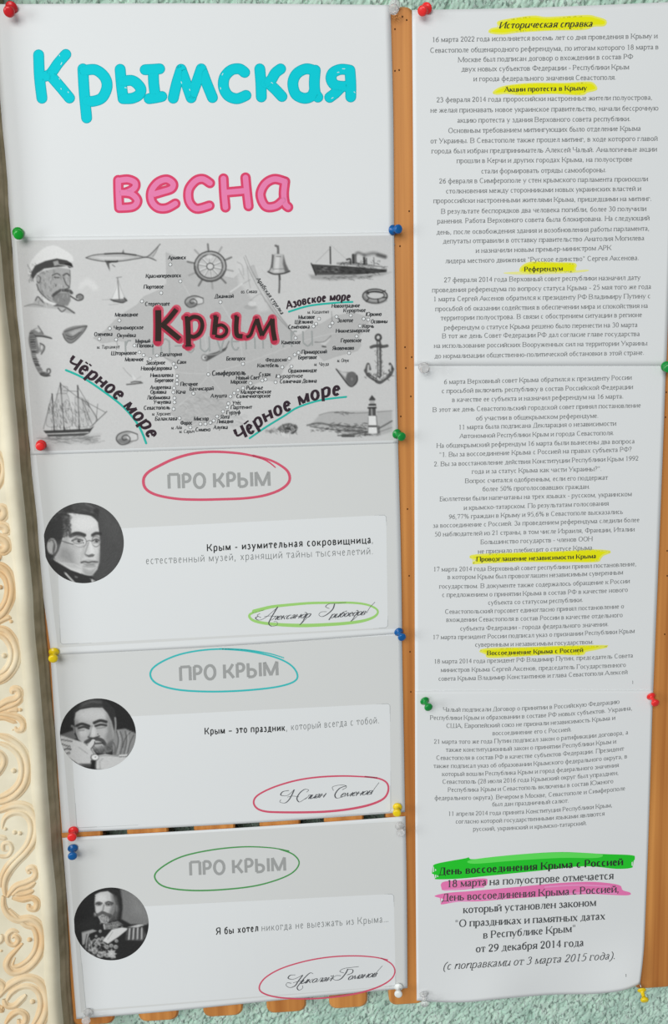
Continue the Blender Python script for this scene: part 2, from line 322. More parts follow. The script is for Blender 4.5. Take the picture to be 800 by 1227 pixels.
# ------------------------------------------------------------------ painter for printed pictures (grey values 0-255 on a fine grid)
class Canvas:
    def __init__(self, x0, y0, x1, y1, s, base):
        self.o = (x0, y0); self.s = s; self.w = int((x1 - x0) * s) + 1; self.h = int((y1 - y0) * s) + 1
        self.a = np.full((self.h, self.w), float(base)); self.T = lambda p: p
    def _win(self, P, pad):
        P = (np.asarray(P, float) - self.o) * self.s; pad *= self.s
        i0 = max(int(P[:, 1].min() - pad), 0); i1 = min(int(P[:, 1].max() + pad) + 2, self.h); j0 = max(int(P[:, 0].min() - pad), 0); j1 = min(int(P[:, 0].max() + pad) + 2, self.w)
        if i1 <= i0 or j1 <= j0: return None
        yy, xx = np.mgrid[i0:i1, j0:j1]; return P, (slice(i0, i1), slice(j0, j1)), xx, yy
    def _dist(self, P, xx, yy, wid=None):
        D = np.full(xx.shape, 1e9)
        for k in range(len(P) - 1):
            a, b = P[k], P[k + 1]; ab = b - a; L = max(ab @ ab, 1e-9)
            t = np.clip(((xx - a[0]) * ab[0] + (yy - a[1]) * ab[1]) / L, 0, 1)
            D = np.minimum(D, np.hypot(xx - a[0] - t * ab[0], yy - a[1] - t * ab[1]))
        return D
    def _mix(self, sl, al, val): self.a[sl] = self.a[sl] * (1 - al) + val * al
    def line(self, pts, wd, val, al=1., soft=.35, curve=True):
        P = self.T(pts); P = catmull(P, 5) if curve and len(P) > 2 else np.asarray(P, float)
        r = self._win(P, wd / 2 + soft + 1)
        if r is None: return
        P, sl, xx, yy = r; D = self._dist(P, xx, yy) / self.s
        self._mix(sl, al * np.clip((wd / 2 + soft - D) / (2 * soft), 0, 1), val)
    def poly(self, pts, val, al=1., soft=.4, curve=False):
        P = self.T(pts); P = catmull(P, 5, True) if curve else np.asarray(list(P) + [P[0]], float)
        r = self._win(P, soft + 1)
        if r is None: return
        P, sl, xx, yy = r; ins = np.zeros(xx.shape, bool)
        for k in range(len(P) - 1):
            (xa, ya), (xb, yb) = P[k], P[k + 1]
            if ya == yb: continue
            ins ^= ((ya > yy) != (yb > yy)) & (xx < (xb - xa) * (yy - ya) / (yb - ya) + xa)
        D = self._dist(P, xx, yy) / self.s; D = np.where(ins, D, -D)
        self._mix(sl, al * np.clip((D + soft) / (2 * soft), 0, 1), val)
    def ell(self, cx, cy, rx, ry, val, al=1., soft=.4, a0=0, rot=0):
        c, s = math.cos(rot), math.sin(rot)
        self.poly([(cx + rx * math.cos(t) * c - ry * math.sin(t) * s, cy + rx * math.cos(t) * s + ry * math.sin(t) * c) for t in np.linspace(0, 2 * math.pi, 24, endpoint=False)], val, al, soft)
    def ring(self, cx, cy, rx, ry, wd, val, al=1., a0=0, a1=360):
        self.line([(cx + rx * math.cos(math.radians(t)), cy + ry * math.sin(math.radians(t))) for t in np.linspace(a0, a1, 22)], wd, val, al, curve=False)
    def scribble(self, x0, y0, x1, y1, n, ln, wd, val, al, ang=None):
        for _ in range(n):
            x, y = RNG.uniform(x0, x1), RNG.uniform(y0, y1); t = RNG.uniform(0, 6.3) if ang is None else ang + RNG.normal(0, .25)
            self.line([(x, y), (x + ln * math.cos(t), y + ln * math.sin(t))], wd, val, al, curve=False)
    def blur(self, n=1):
        for _ in range(n):
            p = np.pad(self.a, 1, 'edge'); p = (p[:-2] + 2 * p[1:-1] + p[2:]) / 4; self.a = (p[:, :-2] + 2 * p[:, 1:-1] + p[:, 2:]) / 4
    def noise(self, amp): self.a += RNG.normal(0, amp, self.a.shape)
    def sample(self, px, py):
        X = np.clip((px - self.o[0]) * self.s, 0, self.w - 1.001); Y = np.clip((py - self.o[1]) * self.s, 0, self.h - 1.001); i = Y.astype(int); j = X.astype(int); fx = X - j; fy = Y - i; a = self.a
        return (a[i, j] * (1 - fx) + a[i, j + 1] * fx) * (1 - fy) + (a[i + 1, j] * (1 - fx) + a[i + 1, j + 1] * fx) * fy
def print_mat(name):
    m = mat(name, (200, 200, 200), .55, .3); nt, N, L, b = nodes(m)
    a = N.new('ShaderNodeVertexColor'); a.layer_name = 'ink'; L.new(a.outputs[0], b.inputs['Base Color']); return m
def colour(ob, grey, tint=(1, 1.005, 1.0)):
    g = alb(np.clip(grey, 5, 250)); c = np.ones((len(g), 4)); c[:, :3] = g[:, None] * np.array(tint)
    at = ob.data.color_attributes.new('ink', 'FLOAT_COLOR', 'POINT'); at.data.foreach_set('color', c.astype(np.float32).ravel())

# ------------------------------------------------------------------ materials
PAPER = mat('white_paper', (221, 224, 225), .6, .25)
def ink(name, rgb, rough=.65): return mat(name, rgb, rough, .1)
INK = ink('printer_ink', (112, 115, 116)); INKD = ink('dark_printer_ink', (72, 75, 77)); INKS = ink('script_ink', (84, 86, 90)); INKB = ink('bold_printer_ink', (46, 48, 48)); INKL = ink('light_printer_ink', (120, 124, 124)); GREYH = ink('grey_heading_ink', (158, 160, 159))
BAND = ink('grey_band_ink', (209, 211, 210)); CARD = ink('white_card_ink', (220, 223, 224)); CARDLINE = ink('card_edge_ink', (186, 189, 189))
YEL = ink('yellow_highlighter', (242, 236, 20)); YELE = ink('yellow_highlighter_edge', (236, 232, 96)); YELP = ink('pale_yellow_highlighter', (238, 238, 150)); GRN = ink('green_highlighter', (40, 196, 48)); GRNL = ink('light_green_highlighter', (96, 222, 92)); PNK = ink('pink_highlighter', (255, 122, 178)); PNKL = ink('light_pink_highlighter', (255, 152, 200))
TUR = ink('turquoise_marker', (0, 200, 212)); TURD = ink('dark_turquoise_marker', (6, 172, 186)); RAS = ink('raspberry_marker', (216, 70, 108)); ROSE = ink('rose_marker', (255, 128, 174))
SEAL = ink('sea_green_marker', (46, 178, 164)); REDM = ink('red_marker', (208, 88, 112)); REDL = ink('light_red_marker', (226, 128, 150)); BLK = ink('black_letter_ink', (40, 34, 36)); CYM = ink('cyan_marker', (62, 186, 186)); GRM = ink('green_marker', (76, 150, 84)); LIME = ink('lime_marker', (158, 208, 118)); LIMED = ink('lime_marker_dark', (96, 196, 70))
MAPINK = ink('map_label_ink', (66, 68, 70)); WMI = ink('watermark_ink', (158, 162, 161))

def wood_material():
    m = mat('varnished_pine', (196, 128, 62), .42, .45); nt, N, L, b = nodes(m)
    tc = N.new('ShaderNodeTexCoord'); mp = N.new('ShaderNodeMapping'); mp.inputs['Scale'].default_value = (130, 130, 2.2); L.new(tc.outputs['Object'], mp.inputs[0])
    n1 = N.new('ShaderNodeTexNoise'); n1.inputs['Scale'].default_value = 1.0; n1.inputs['Detail'].default_value = 4; L.new(mp.outputs[0], n1.inputs['Vector'])
    mp2 = N.new('ShaderNodeMapping'); mp2.inputs['Scale'].default_value = (25, 25, 4); L.new(tc.outputs['Object'], mp2.inputs[0])
    n2 = N.new('ShaderNodeTexNoise'); n2.inputs['Scale'].default_value = 1.0; n2.inputs['Detail'].default_value = 2; L.new(mp2.outputs[0], n2.inputs['Vector'])
    mx = N.new('ShaderNodeMath'); mx.operation = 'MULTIPLY_ADD'; mx.inputs[1].default_value = .6; L.new(n1.outputs[0], mx.inputs[0])
    h = N.new('ShaderNodeMath'); h.operation = 'MULTIPLY'; h.inputs[1].default_value = .45; L.new(n2.outputs[0], h.inputs[0]); L.new(h.outputs[0], mx.inputs[2])
    r = N.new('ShaderNodeValToRGB'); e = r.color_ramp.elements
    e[0].position = .3; e[0].color = (*alb((152, 84, 30)), 1); e[1].position = .72; e[1].color = (*alb((222, 155, 82)), 1)
    L.new(mx.outputs[0], r.inputs[0]); L.new(r.outputs[0], b.inputs['Base Color'])
    bu = N.new('ShaderNodeBump'); bu.inputs['Strength'].default_value = .12; bu.inputs['Distance'].default_value = .0006; L.new(n1.outputs[0], bu.inputs['Height']); L.new(bu.outputs[0], b.inputs['Normal']); return m
WOOD = wood_material(); HOLE = mat('pin_hole_dark', (62, 34, 18), .9, .1)
def stucco_material():
    m = mat('mint_stucco', (176, 206, 190), .85, .15); nt, N, L, b = nodes(m)
    tc = N.new('ShaderNodeTexCoord'); n = N.new('ShaderNodeTexNoise'); n.inputs['Scale'].default_value = 60; n.inputs['Detail'].default_value = 3; L.new(tc.outputs['Object'], n.inputs['Vector'])
    r = N.new('ShaderNodeValToRGB'); e = r.color_ramp.elements; e[0].position = .35; e[0].color = (*alb((166, 196, 182)), 1); e[1].position = .65; e[1].color = (*alb((190, 216, 202)), 1)
    L.new(n.outputs[0], r.inputs[0])
    mp = N.new('ShaderNodeMapping'); mp.inputs['Rotation'].default_value = (0, .6, 0); mp.inputs['Scale'].default_value = (420, 300, 210); L.new(tc.outputs['Object'], mp.inputs[0])
    n2 = N.new('ShaderNodeTexNoise'); n2.inputs['Scale'].default_value = 1; n2.inputs['Detail'].default_value = 2; L.new(mp.outputs[0], n2.inputs['Vector'])
    r2 = N.new('ShaderNodeValToRGB'); e = r2.color_ramp.elements; e[0].position = .36; e[0].color = (*alb((112, 138, 126)), 1); e[1].position = .5; e[1].color = (1, 1, 1, 1); L.new(n2.outputs[0], r2.inputs[0])  # dark flecks colour in the shade of small pits
    mx = N.new('ShaderNodeMix'); mx.data_type = 'RGBA'; mx.blend_type = 'DARKEN'; mx.inputs[0].default_value = .9; L.new(r.outputs[0], mx.inputs[6]); L.new(r2.outputs[0], mx.inputs[7]); L.new(mx.outputs[2], b.inputs['Base Color']); return m
STUCCO = stucco_material()
def plaster_material(name, c0, c1, sc, bump):
    m = mat(name, c0, .7, .25); nt, N, L, b = nodes(m)
    tc = N.new('ShaderNodeTexCoord'); n = N.new('ShaderNodeTexNoise'); n.inputs['Scale'].default_value = sc; n.inputs['Detail'].default_value = 5; L.new(tc.outputs['Object'], n.inputs['Vector'])
    r = N.new('ShaderNodeValToRGB'); e = r.color_ramp.elements; e[0].position = .35; e[0].color = (*alb(c0), 1); e[1].position = .65; e[1].color = (*alb(c1), 1)
    L.new(n.outputs[0], r.inputs[0]); L.new(r.outputs[0], b.inputs['Base Color'])
    bu = N.new('ShaderNodeBump'); bu.inputs['Strength'].default_value = bump; bu.inputs['Distance'].default_value = .002; L.new(n.outputs[0], bu.inputs['Height']); L.new(bu.outputs[0], b.inputs['Normal']); return m
CREAM = plaster_material('cream_plaster', (208, 200, 176), (222, 215, 192), 30, .15)
TAUPE = plaster_material('taupe_shaded_side', (140, 128, 100), (166, 152, 124), 60, .3)  # brownish aged side face, with its shading also put into the colour
OCHRE = plaster_material('ochre_glazed_plaster', (218, 184, 138), (226, 211, 180), 22, .3)

# ------------------------------------------------------------------ wall behind (real lumps in the stucco)
def wall():
    st = .00085
    xs = np.r_[np.linspace(-.80, -.32, 20), np.arange(-.315, .30, st), np.linspace(.305, 1.2, 200)]; zs = np.r_[np.linspace(-1.4, -.935, 60), np.arange(-.93, -.815, st), np.linspace(-.81, -.05, 60), np.arange(-.045, .05, st), np.linspace(.055, .6, 90)]
    nx, nz = len(xs) - 1, len(zs) - 1
    def lump(sc, ax, az, seed, lean):
        r = np.random.default_rng(seed); g = r.normal(0, 1, (nz + 1, nx + 1 + 2 * nz))
        kx = np.exp(-.5 * (np.arange(-14, 15) / ax) ** 2); kz = np.exp(-.5 * (np.arange(-14, 15) / az) ** 2)
        g = np.apply_along_axis(lambda v: np.convolve(v, kx, 'same'), 1, g); g = np.apply_along_axis(lambda v: np.convolve(v, kz, 'same'), 0, g)
        g = np.stack([g[k, int(lean * (nz - k)):int(lean * (nz - k)) + nx + 1] for k in range(nz + 1)]); return g / g.std() * sc
    hgt = lump(.0006, .7, 1.25, 3, .6) + lump(.00035, 2.2, 2.6, 4, .3)
    hgt = np.where(hgt > 0, hgt * .45, hgt * 1.9)
    X, Z = np.meshgrid(xs, zs); V = np.stack([X, .026 - hgt, Z], -1).reshape(-1, 3)
    I = np.arange(nx * nz); I = (I // nx) * (nx + 1) + I % nx
    Fq = np.stack([I, I + 1, I + nx + 2, I + nx + 1], -1)
    o = link_mesh('wall_back', V.tolist(), Fq.tolist(), STUCCO, None, True); tag(o, 'mint green stucco wall behind the slatted board', 'wall', kind='structure')
wall()

# ------------------------------------------------------------------ slatted wooden board
board = empty('slatted_board', (-.02, 0, -.849)); tag(board, 'varnished pine board of upright slats that carries all the pinned sheets', 'notice board')
def slat(x0, x1, zb, zt, holes=()):
    r = .0075; o = []
    for cx, cz, a0 in ((x1 - r, zb + r, -90), (x1 - r, zt - r, 0), (x0 + r, zt - r, 90), (x0 + r, zb + r, 180)):
        o += [(cx + r * math.cos(math.radians(a0 + k * 15)), cz + r * math.sin(math.radians(a0 + k * 15))) for k in range(7)]
    cx, cz = (x0 + x1) / 2, (zb + zt) / 2; b = .0016
    inn = [(x - b * (1 if x > cx else -1), z - b * (1 if z > cz else -1)) for x, z in o]; n = len(o)
    V = [(x, 0, z) for x, z in inn] + [(x, b, z) for x, z in o] + [(x, .014, z) for x, z in o]
    Fs = [tuple(range(n))[::1]] + [(i, i + n, (i + 1) % n + n, (i + 1) % n) for i in range(n)] + [(i + n, i + 2 * n, (i + 1) % n + 2 * n, (i + 1) % n + n) for i in range(n)] + [tuple(range(2 * n, 3 * n))[::-1]]
    mi = [0] * len(Fs)
    for px, py in holes:
        p = bp(px, py); bb = len(V); V += [(p.x + .0006 * math.cos(t * .785), -.00006, p.z + .0008 * math.sin(t * .785)) for t in range(8)]; Fs.append(tuple(range(bb, bb + 8))); mi.append(1)
    ob = link_mesh('slat', V, Fs, [WOOD, HOLE], board); ob.data.polygons.foreach_set('material_index', mi); ob.matrix_parent_inverse = Matrix.Translation(-board.location)
    return ob
HOLES = [(482, 20), (487, 24), (473, 35), (473, 85), (478, 84), (490, 253), (479, 295), (485, 416), (493, 428), (486, 441), (492, 475), (480, 499), (491, 781), (492, 829), (490, 690), (488, 610)]
for i, (a, b) in enumerate([(-.2975, -.2600), (-.2390, -.2035), (-.1815, -.1460), (-.1247, -.0890), (-.0682, -.0333), (-.0138, .0190), (.0430, .0790), (.1000, .1360), (.1570, .1930), (.2140, .2520)]):
    slat(a, b, -.8488 - (.0003 if i % 2 else 0), -.0008 if i == 5 else -.0075, HOLES if i == 5 else [(798, 470), (797, 500), (799, 660), (799, 690), (796, 760)] if i == 9 else ())
for z in (-.09, -.43, -.78):   # rails the slats are screwed to
    V = [(x, y, zz) for x in (-.296, .25) for y in (.0141, .0235) for zz in (z - .02, z + .02)]
    ob = link_mesh('rail', V, [(0, 1, 3, 2), (4, 6, 7, 5), (0, 4, 5, 1), (2, 3, 7, 6), (0, 2, 6, 4), (1, 5, 7, 3)], WOOD, board); ob.matrix_parent_inverse = Matrix.Translation(-board.location)

# ------------------------------------------------------------------ carved plaster pilaster
pil = empty('carved_pilaster', (-.36, .02, -.9)); tag(pil, 'cream plaster pilaster with carved scrolls left of the board', 'pilaster')
PI_ = Matrix.Translation(-pil.location)
# cross-section: wall .. front panel, raised flat fillet, rounded edge, side with two grooves back to the wall
PZ = .0155
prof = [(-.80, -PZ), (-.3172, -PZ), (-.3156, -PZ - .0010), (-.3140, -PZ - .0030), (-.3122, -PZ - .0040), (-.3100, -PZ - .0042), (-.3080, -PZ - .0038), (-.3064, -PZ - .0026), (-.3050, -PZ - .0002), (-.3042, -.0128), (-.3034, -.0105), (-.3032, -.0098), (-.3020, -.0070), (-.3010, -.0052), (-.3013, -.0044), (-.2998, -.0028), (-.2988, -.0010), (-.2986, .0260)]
zz = np.linspace(-1.4, .6, 100); V = []; Fs = []; n = len(prof)
for k, z in enumerate(zz):
    off = float(np.interp(z, [-1, -.84, -.72, -.52, -.34, -.15, .2], [-.2975, -.2960, -.2940, -.2937, -.2956, -.2985, -.2993])) + .2986
    for x, y in prof: V.append((x + off + .0004 * math.sin(z * 41) + .0003 * math.sin(z * 97 + 1), y + .0003 * math.sin(z * 63 + x * 90), z))
for k in range(len(zz) - 1):
    for j in range(n - 1): Fs.append((k * n + j, k * n + j + 1, (k + 1) * n + j + 1, (k + 1) * n + j))
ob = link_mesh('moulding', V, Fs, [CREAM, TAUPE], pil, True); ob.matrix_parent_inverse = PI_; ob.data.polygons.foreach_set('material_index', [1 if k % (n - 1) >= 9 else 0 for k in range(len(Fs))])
def relief(name, paths, knobs=(), m=OCHRE):
    """raised scroll: half-round ridges and buttons on the panel"""
    V = []; Fs = []
    for pts, r, hf in [(p, r * 2.0, .25) for p, r in paths] + [(p, r * 1.15, .95) for p, r in paths]:
        P = catmull(pts, 7); n = len(P); W3 = []
        for k, (x, y) in enumerate(P):
            q = bp(x, y, PZ + .001); W3.append((q.x, q.z))
        W3 = np.array(W3); T = np.gradient(W3, axis=0); T /= np.maximum(np.hypot(*T.T)[:, None], 1e-9); b0 = len(V); K = 9
        for k in range(n):
            tp = r / 1000 * (.45 + .55 * min(1, k / (n * .18), (n - 1 - k) / (n * .18)))
            for j in range(K):
                a = math.pi * j / (K - 1); o = math.cos(a) * tp; hh = math.sin(a) * tp * hf
                V.append((W3[k, 0] - T[k, 1] * o, -PZ + .0002 - hh, W3[k, 1] + T[k, 0] * o))
        for k in range(n - 1):
            for j in range(K - 1): Fs.append((b0 + k * K + j, b0 + k * K + j + 1, b0 + (k + 1) * K + j + 1, b0 + (k + 1) * K + j))
        Fs.append(tuple(b0 + j for j in range(K))); Fs.append(tuple(b0 + (n - 1) * K + j for j in range(K))[::-1])
    for x, y, r in knobs:
        q = bp(x, y, PZ + .001); b0 = len(V); r /= 1000; K = 12; R_ = 5
        for i in range(R_):
            a = math.pi / 2 * i / (R_ - 1)
            for j in range(K): V.append((q.x + r * math.cos(a) * math.cos(j * 2 * math.pi / K), -PZ + .0002 - r * 1.1 * math.sin(a), q.z + r * math.cos(a) * math.sin(j * 2 * math.pi / K)))
        for i in range(R_ - 1):
            for j in range(K): Fs.append((b0 + i * K + j, b0 + i * K + (j + 1) % K, b0 + (i + 1) * K + (j + 1) % K, b0 + (i + 1) * K + j))
    ob = link_mesh(name, V, Fs, m, pil, True); ob.matrix_parent_inverse = PI_
    return ob
def shift(pts, dx, dy): return [(x + dx, y + dy) for x, y in pts]
relief('scroll', [([(-14, 536), (-4, 543), (3, 556), (3, 570), (-3, 584), (-12, 590)], 1.6), ([(-12, 545), (-4, 552), (-1, 562), (-5, 575), (-12, 582)], 1.3)])
relief('leaf', [([(-14, 625), (-6, 613), (2, 609), (5, 615), (1, 621), (-4, 618)], 2.2), ([(-14, 632), (-3, 630), (5, 631), (8, 636), (3, 639)], 2.0), ([(-14, 640), (-4, 644), (5, 648), (8, 655), (3, 660), (-3, 656)], 2.2), ([(-12, 660), (-5, 668), (-1, 672)], 2)])
relief('scroll', [([(-14, 672), (-4, 677), (6, 683), (12, 694), (14, 708), (11, 722), (4, 735), (-6, 744), (-14, 748)], 2.0), ([(-14, 682), (-4, 685), (5, 692), (9, 704), (7, 718), (0, 730), (-10, 738)], 1.5)], [(0, 704, 2.0)])
relief('leaf', [([(-10, 752), (-2, 746), (8, 741), (13, 740)], 1.6)], [(13, 745, 1.6), (12, 741, 1.2)])
relief('scroll', [([(-14, 748), (-2, 753), (8, 757), (16, 768), (20, 783), (17, 797), (9, 809), (-2, 817), (-14, 822)], 2.0), ([(-14, 758), (-2, 761), (7, 767), (13, 779), (12, 793), (5, 804), (-6, 811)], 1.5)], [(4.5, 786, 2.2)])
relief('leaf', [([(-14, 856), (-3, 848), (8, 841), (18, 838), (23, 833), (21, 827), (15, 827), (14, 832)], 1.7), ([(-8, 855), (3, 850), (14, 846), (22, 841), (25, 835)], 1.5), ([(-10, 858), (2, 856), (14, 858), (23, 861), (28, 868), (26, 875), (20, 875), (18, 871)], 1.7), ([(-8, 862), (4, 861), (13, 864), (20, 867)], 1.3), ([(8, 853), (16, 851), (22, 852)], 1.4)], [(24, 851, 1.6), (15, 875, .9)])
relief('scroll', [([(-14, 880), (0, 882), (12, 886), (24, 895), (31, 908), (33, 924), (29, 940), (20, 952), (8, 960), (-6, 964)], 2.0), ([(-14, 890), (0, 891), (12, 896), (22, 906), (26, 920), (24, 936), (15, 948), (2, 955), (-8, 957)], 1.6), ([(-10, 934), (-2, 926), (4, 916), (4, 908), (-2, 902), (-10, 905)], 1.7)], [(16, 924, 2.2)])
relief('scroll', [([(-10, 976), (2, 971), (16, 966), (30, 967), (40, 976), (44, 990), (41, 1007), (31, 1022), (19, 1034), (9, 1047), (5, 1060), (6, 1074)], 2.1), ([(2, 994), (5, 982), (14, 975), (26, 975), (35, 983), (37, 996), (32, 1012), (22, 1024), (10, 1036), (2, 1050), (0, 1064)], 1.6), ([(-10, 1020), (-1, 1026), (9, 1026), (14, 1018), (11, 1011), (4, 1012), (4, 1019), (9, 1020)], 1.4), ([(-10, 1005), (0, 1004), (8, 1006)], 1.6)], [(17, 998, 2.0), (23.5, 999, 2.0), (6, 994, 1.6)])
relief('leaf', [([(8, 1076), (13, 1069), (20, 1062), (31, 1058), (40, 1053), (43, 1046), (39, 1040), (33, 1042), (34, 1048)], 1.6), ([(14, 1074), (22, 1067), (33, 1064), (42, 1058)], 1.4), ([(14, 1077), (26, 1079), (38, 1077), (44, 1082), (42, 1090), (35, 1089), (34, 1084)], 1.5), ([(16, 1072), (28, 1072), (40, 1068)], 1.3)], [(35, 1046, 1.5)])
relief('scroll', [([(4, 1074), (4, 1086), (10, 1097), (22, 1103), (36, 1102), (46, 1109), (51, 1123), (49, 1140), (41, 1154), (28, 1164), (15, 1166), (8, 1158), (11, 1148), (20, 1138), (27, 1131)], 2.0), ([(10, 1090), (18, 1098), (30, 1109), (40, 1113), (44, 1124), (42, 1138), (34, 1150), (22, 1158), (15, 1157), (18, 1148)], 1.5), ([(22, 1118), (15, 1116), (9, 1121), (10, 1130), (17, 1133), (22, 1127), (18, 1122), (14, 1125)], 1.5)], [(35, 1126.5, 2.2)])
relief('scroll', [([(-2, 1196), (6, 1186), (16, 1178), (30, 1172), (44, 1175), (53, 1186), (56, 1202), (53, 1218), (46, 1232), (36, 1244)], 2.1), ([(8, 1200), (13, 1191), (23, 1184), (36, 1183), (46, 1191), (49, 1205), (45, 1219), (37, 1232)], 1.6), ([(4, 1198), (8, 1206), (17, 1206), (25, 1199), (31, 1193)], 1.6), ([(6, 1228), (13, 1218), (22, 1213), (30, 1217), (30, 1225), (24, 1228), (22, 1222)], 1.6)], [(38.5, 1201, 2.2)])
relief('leaf', [([(-12, 1120), (-4, 1130), (2, 1126), (1, 1120)], 1.6), ([(-12, 1180), (-3, 1176), (4, 1182), (2, 1190)], 1.6), ([(-12, 1210), (-3, 1208), (3, 1214)], 1.6)], [(1, 1140, 1.4), (2, 1208, 1.4)])

# ------------------------------------------------------------------ sheets
# bumps: (u, v, su, sv, height in metres); u runs left to right, v from the bottom up
s1 = Sheet('title_sheet', [(-7, 5), (2, 150), (10.5, 250), (14.5, 296)], [(467.5, 6), (471, 140), (472, 281), (473, 292)], [(-7, 5), (240, 4), (467.5, 6)], [(15, 296), (473, 292)], .0010, [(.5, .6, .35, .35, .0018)], PAPER)
s2 = Sheet('map_sheet', [(14, 284), (21, 400), (33, 510), (37, 545)], [(472, 278), (474, 420), (477, 531)], [(14, 284), (250, 281.5), (472, 278)], [(37, 545), (250, 538), (477, 531)], .0017, [(.5, .5, .4, .35, .0016)], PAPER)
q1 = Sheet('quotation_sheet', [(36, 540), (47, 675), (61.5, 785)], [(476.5, 526), (480, 660), (481.5, 759)], [(36, 540), (250, 533), (476.5, 526)], [(61.5, 785), (270, 774), (481.5, 759)], .0011, [(.6, .4, .4, .4, .0016)], PAPER)
q2 = Sheet('quotation_sheet', [(60, 778), (67, 890), (74.5, 998)], [(481, 754), (483.5, 880), (485, 973)], [(60, 778), (270, 767), (481, 754)], [(74.5, 998), (270, 988), (420, 978), (485, 973)], .0006, [(.5, .5, .4, .4, .0014)], PAPER)
q3 = Sheet('quotation_sheet', [(74.5, 1004), (82, 1100), (91.5, 1221)], [(485.5, 978), (487, 1060), (488, 1184)], [(74.5, 1004), (270, 993), (420, 983), (485.5, 978)], [(91.5, 1221), (200, 1212), (330, 1199), (488, 1184)], .0011, [(.5, .4, .35, .4, .003), (.4, .0, .3, .25, .002)], PAPER)
r1 = Sheet('text_sheet', [(493.5, 12), (495, 220), (496, 438)], [(814, 2), (807, 200), (798, 438)], [(493.5, 12), (640, 9), (814, 2)], [(496, 438), (640, 438), (798, 438)], .0016, [(.55, .5, .4, .4, .002)], PAPER)
r2 = Sheet('text_sheet', [(496, 430), (496.5, 640), (497, 834)], [(798, 430), (790, 640), (782, 834)], [(496, 430), (798, 430)], [(497, 834), (640, 833), (782, 834)], .0010, [(.55, .5, .4, .4, .0018)], PAPER)
r3 = Sheet('text_sheet', [(497, 828), (497.5, 1000), (499, 1199)], [(782, 827), (777, 990), (772.5, 1110), (770.5, 1145), (766.5, 1179)], [(497, 828), (640, 827), (782, 827)], [(499, 1199), (530, 1201), (560, 1201), (600, 1197), (660, 1192), (710, 1191), (745, 1187), (766.5, 1179)], .0016, [(.55, .5, .4, .3, .002), (.95, .02, .16, .12, .006), (.35, .0, .16, .12, .004)], PAPER, 90)
tag(s1.ob, 'white title sheet with large hand-coloured turquoise and pink lettering', 'poster sheet')
tag(s2.ob, 'grey printed picture map sheet with sea lettering underlined in turquoise', 'map')
G_ = 'quotation sheets pinned below the map'
tag(q1.ob, 'quotation sheet with portrait of a man in round spectacles, red oval round its heading', 'quotation sheet', G_)
tag(q2.ob, 'quotation sheet with a man resting on his hands, turquoise oval round its heading', 'quotation sheet', G_)
tag(q3.ob, 'quotation sheet with portrait of a bearded officer in medals, green oval round its heading', 'quotation sheet', G_)
G_ = 'typed text sheets in the right column'
tag(r1.ob, 'topmost typed text sheet with three yellow highlighted headings, at upper right', 'text sheet', G_)
tag(r2.ob, 'middle typed text sheet of the right column, two yellow highlights in its lower half', 'text sheet', G_)
tag(r3.ob, 'lowest typed text sheet, with green and pink highlighted lines', 'text sheet', G_)

# --- title lettering
def rounds(sh, name, strokes, layers):
    for lname, w_, m, eps in layers:
        st = Strips()
        for P in strokes: st.strip(catmull(P, 8) if len(P) > 2 else P, w_, True)
        sh.ink(lname, st, m, eps)
A = tf(3.81, 30, 50); Bq = tf(3.81, 230, 60)
KR = [A(p) for p in ([(62, 60), (66, 160), (77, 258)], [(186, 58), (150, 100), (118, 145), (92, 158)], [(112, 150), (160, 205), (203, 257)], [(264, 124), (270, 230), (281, 348)], [(268, 132), (320, 128), (362, 160), (374, 205), (352, 255), (310, 272), (280, 270)], [(434, 126), (440, 200), (447, 256)], [(440, 182), (490, 178), (526, 210), (522, 240), (490, 258), (447, 260)], [(548, 128), (585, 126), (614, 124)], [(585, 128), (587, 190), (595, 250)], [(566, 260), (595, 256), (624, 250)], [(676, 258), (692, 190), (712, 126)], [(712, 126), (735, 190), (758, 256)])]
KR += [Bq(p) for p in ([(-4, 215), (20, 150), (42, 86)], [(42, 86), (66, 150), (93, 217)], [(240, 102), (215, 86), (178, 92), (148, 125), (144, 170), (165, 208), (205, 222), (246, 207)], [(309, 86), (314, 150), (316, 214)], [(404, 86), (380, 105), (358, 140), (330, 152)], [(345, 148), (380, 180), (410, 212)], [(562, 95), (520, 86), (478, 108), (460, 150), (472, 200), (510, 220), (545, 210), (560, 180)], [(562, 92), (558, 150), (562, 195), (574, 215)], [(720, 92), (680, 88), (645, 102), (634, 130), (650, 158), (690, 166), (722, 160)], [(720, 92), (724, 150), (724, 214)], [(684, 165), (655, 195), (628, 216)])]
rounds(s1, 'lettering', KR, [('lettering_outline', 13.2, TURD, .00008), ('lettering', 11.4, TUR, .00011)])
st = Strips()   # paper left bare between marker strokes: small pale nicks
for x, y, dx, dy in [(71, 66, .5, 1), (74, 75, -1, 2.5), (71, 94, .5, 1), (73, 106, .5, 1), (81.5, 110, .5, 1), (149.5, 105, 2, .5), (154, 107, 1.5, .5), (217, 98, .6, 2), (227, 107, .5, 1.5), (267, 88, -1, 2), (264, 105, .4, 2), (404, 87, 2, -.5), (410, 82.5, 3, 0), (397, 118, 2, -1), (424, 110, 1, 1), (325, 99, 1.5, 1)]: st.strip([(x, y), (x + dx, y + dy)], .7, True)
s1.ink('bare_nick', st, PAPER, .00014)
C3 = tf(3.3333, 120, 190)
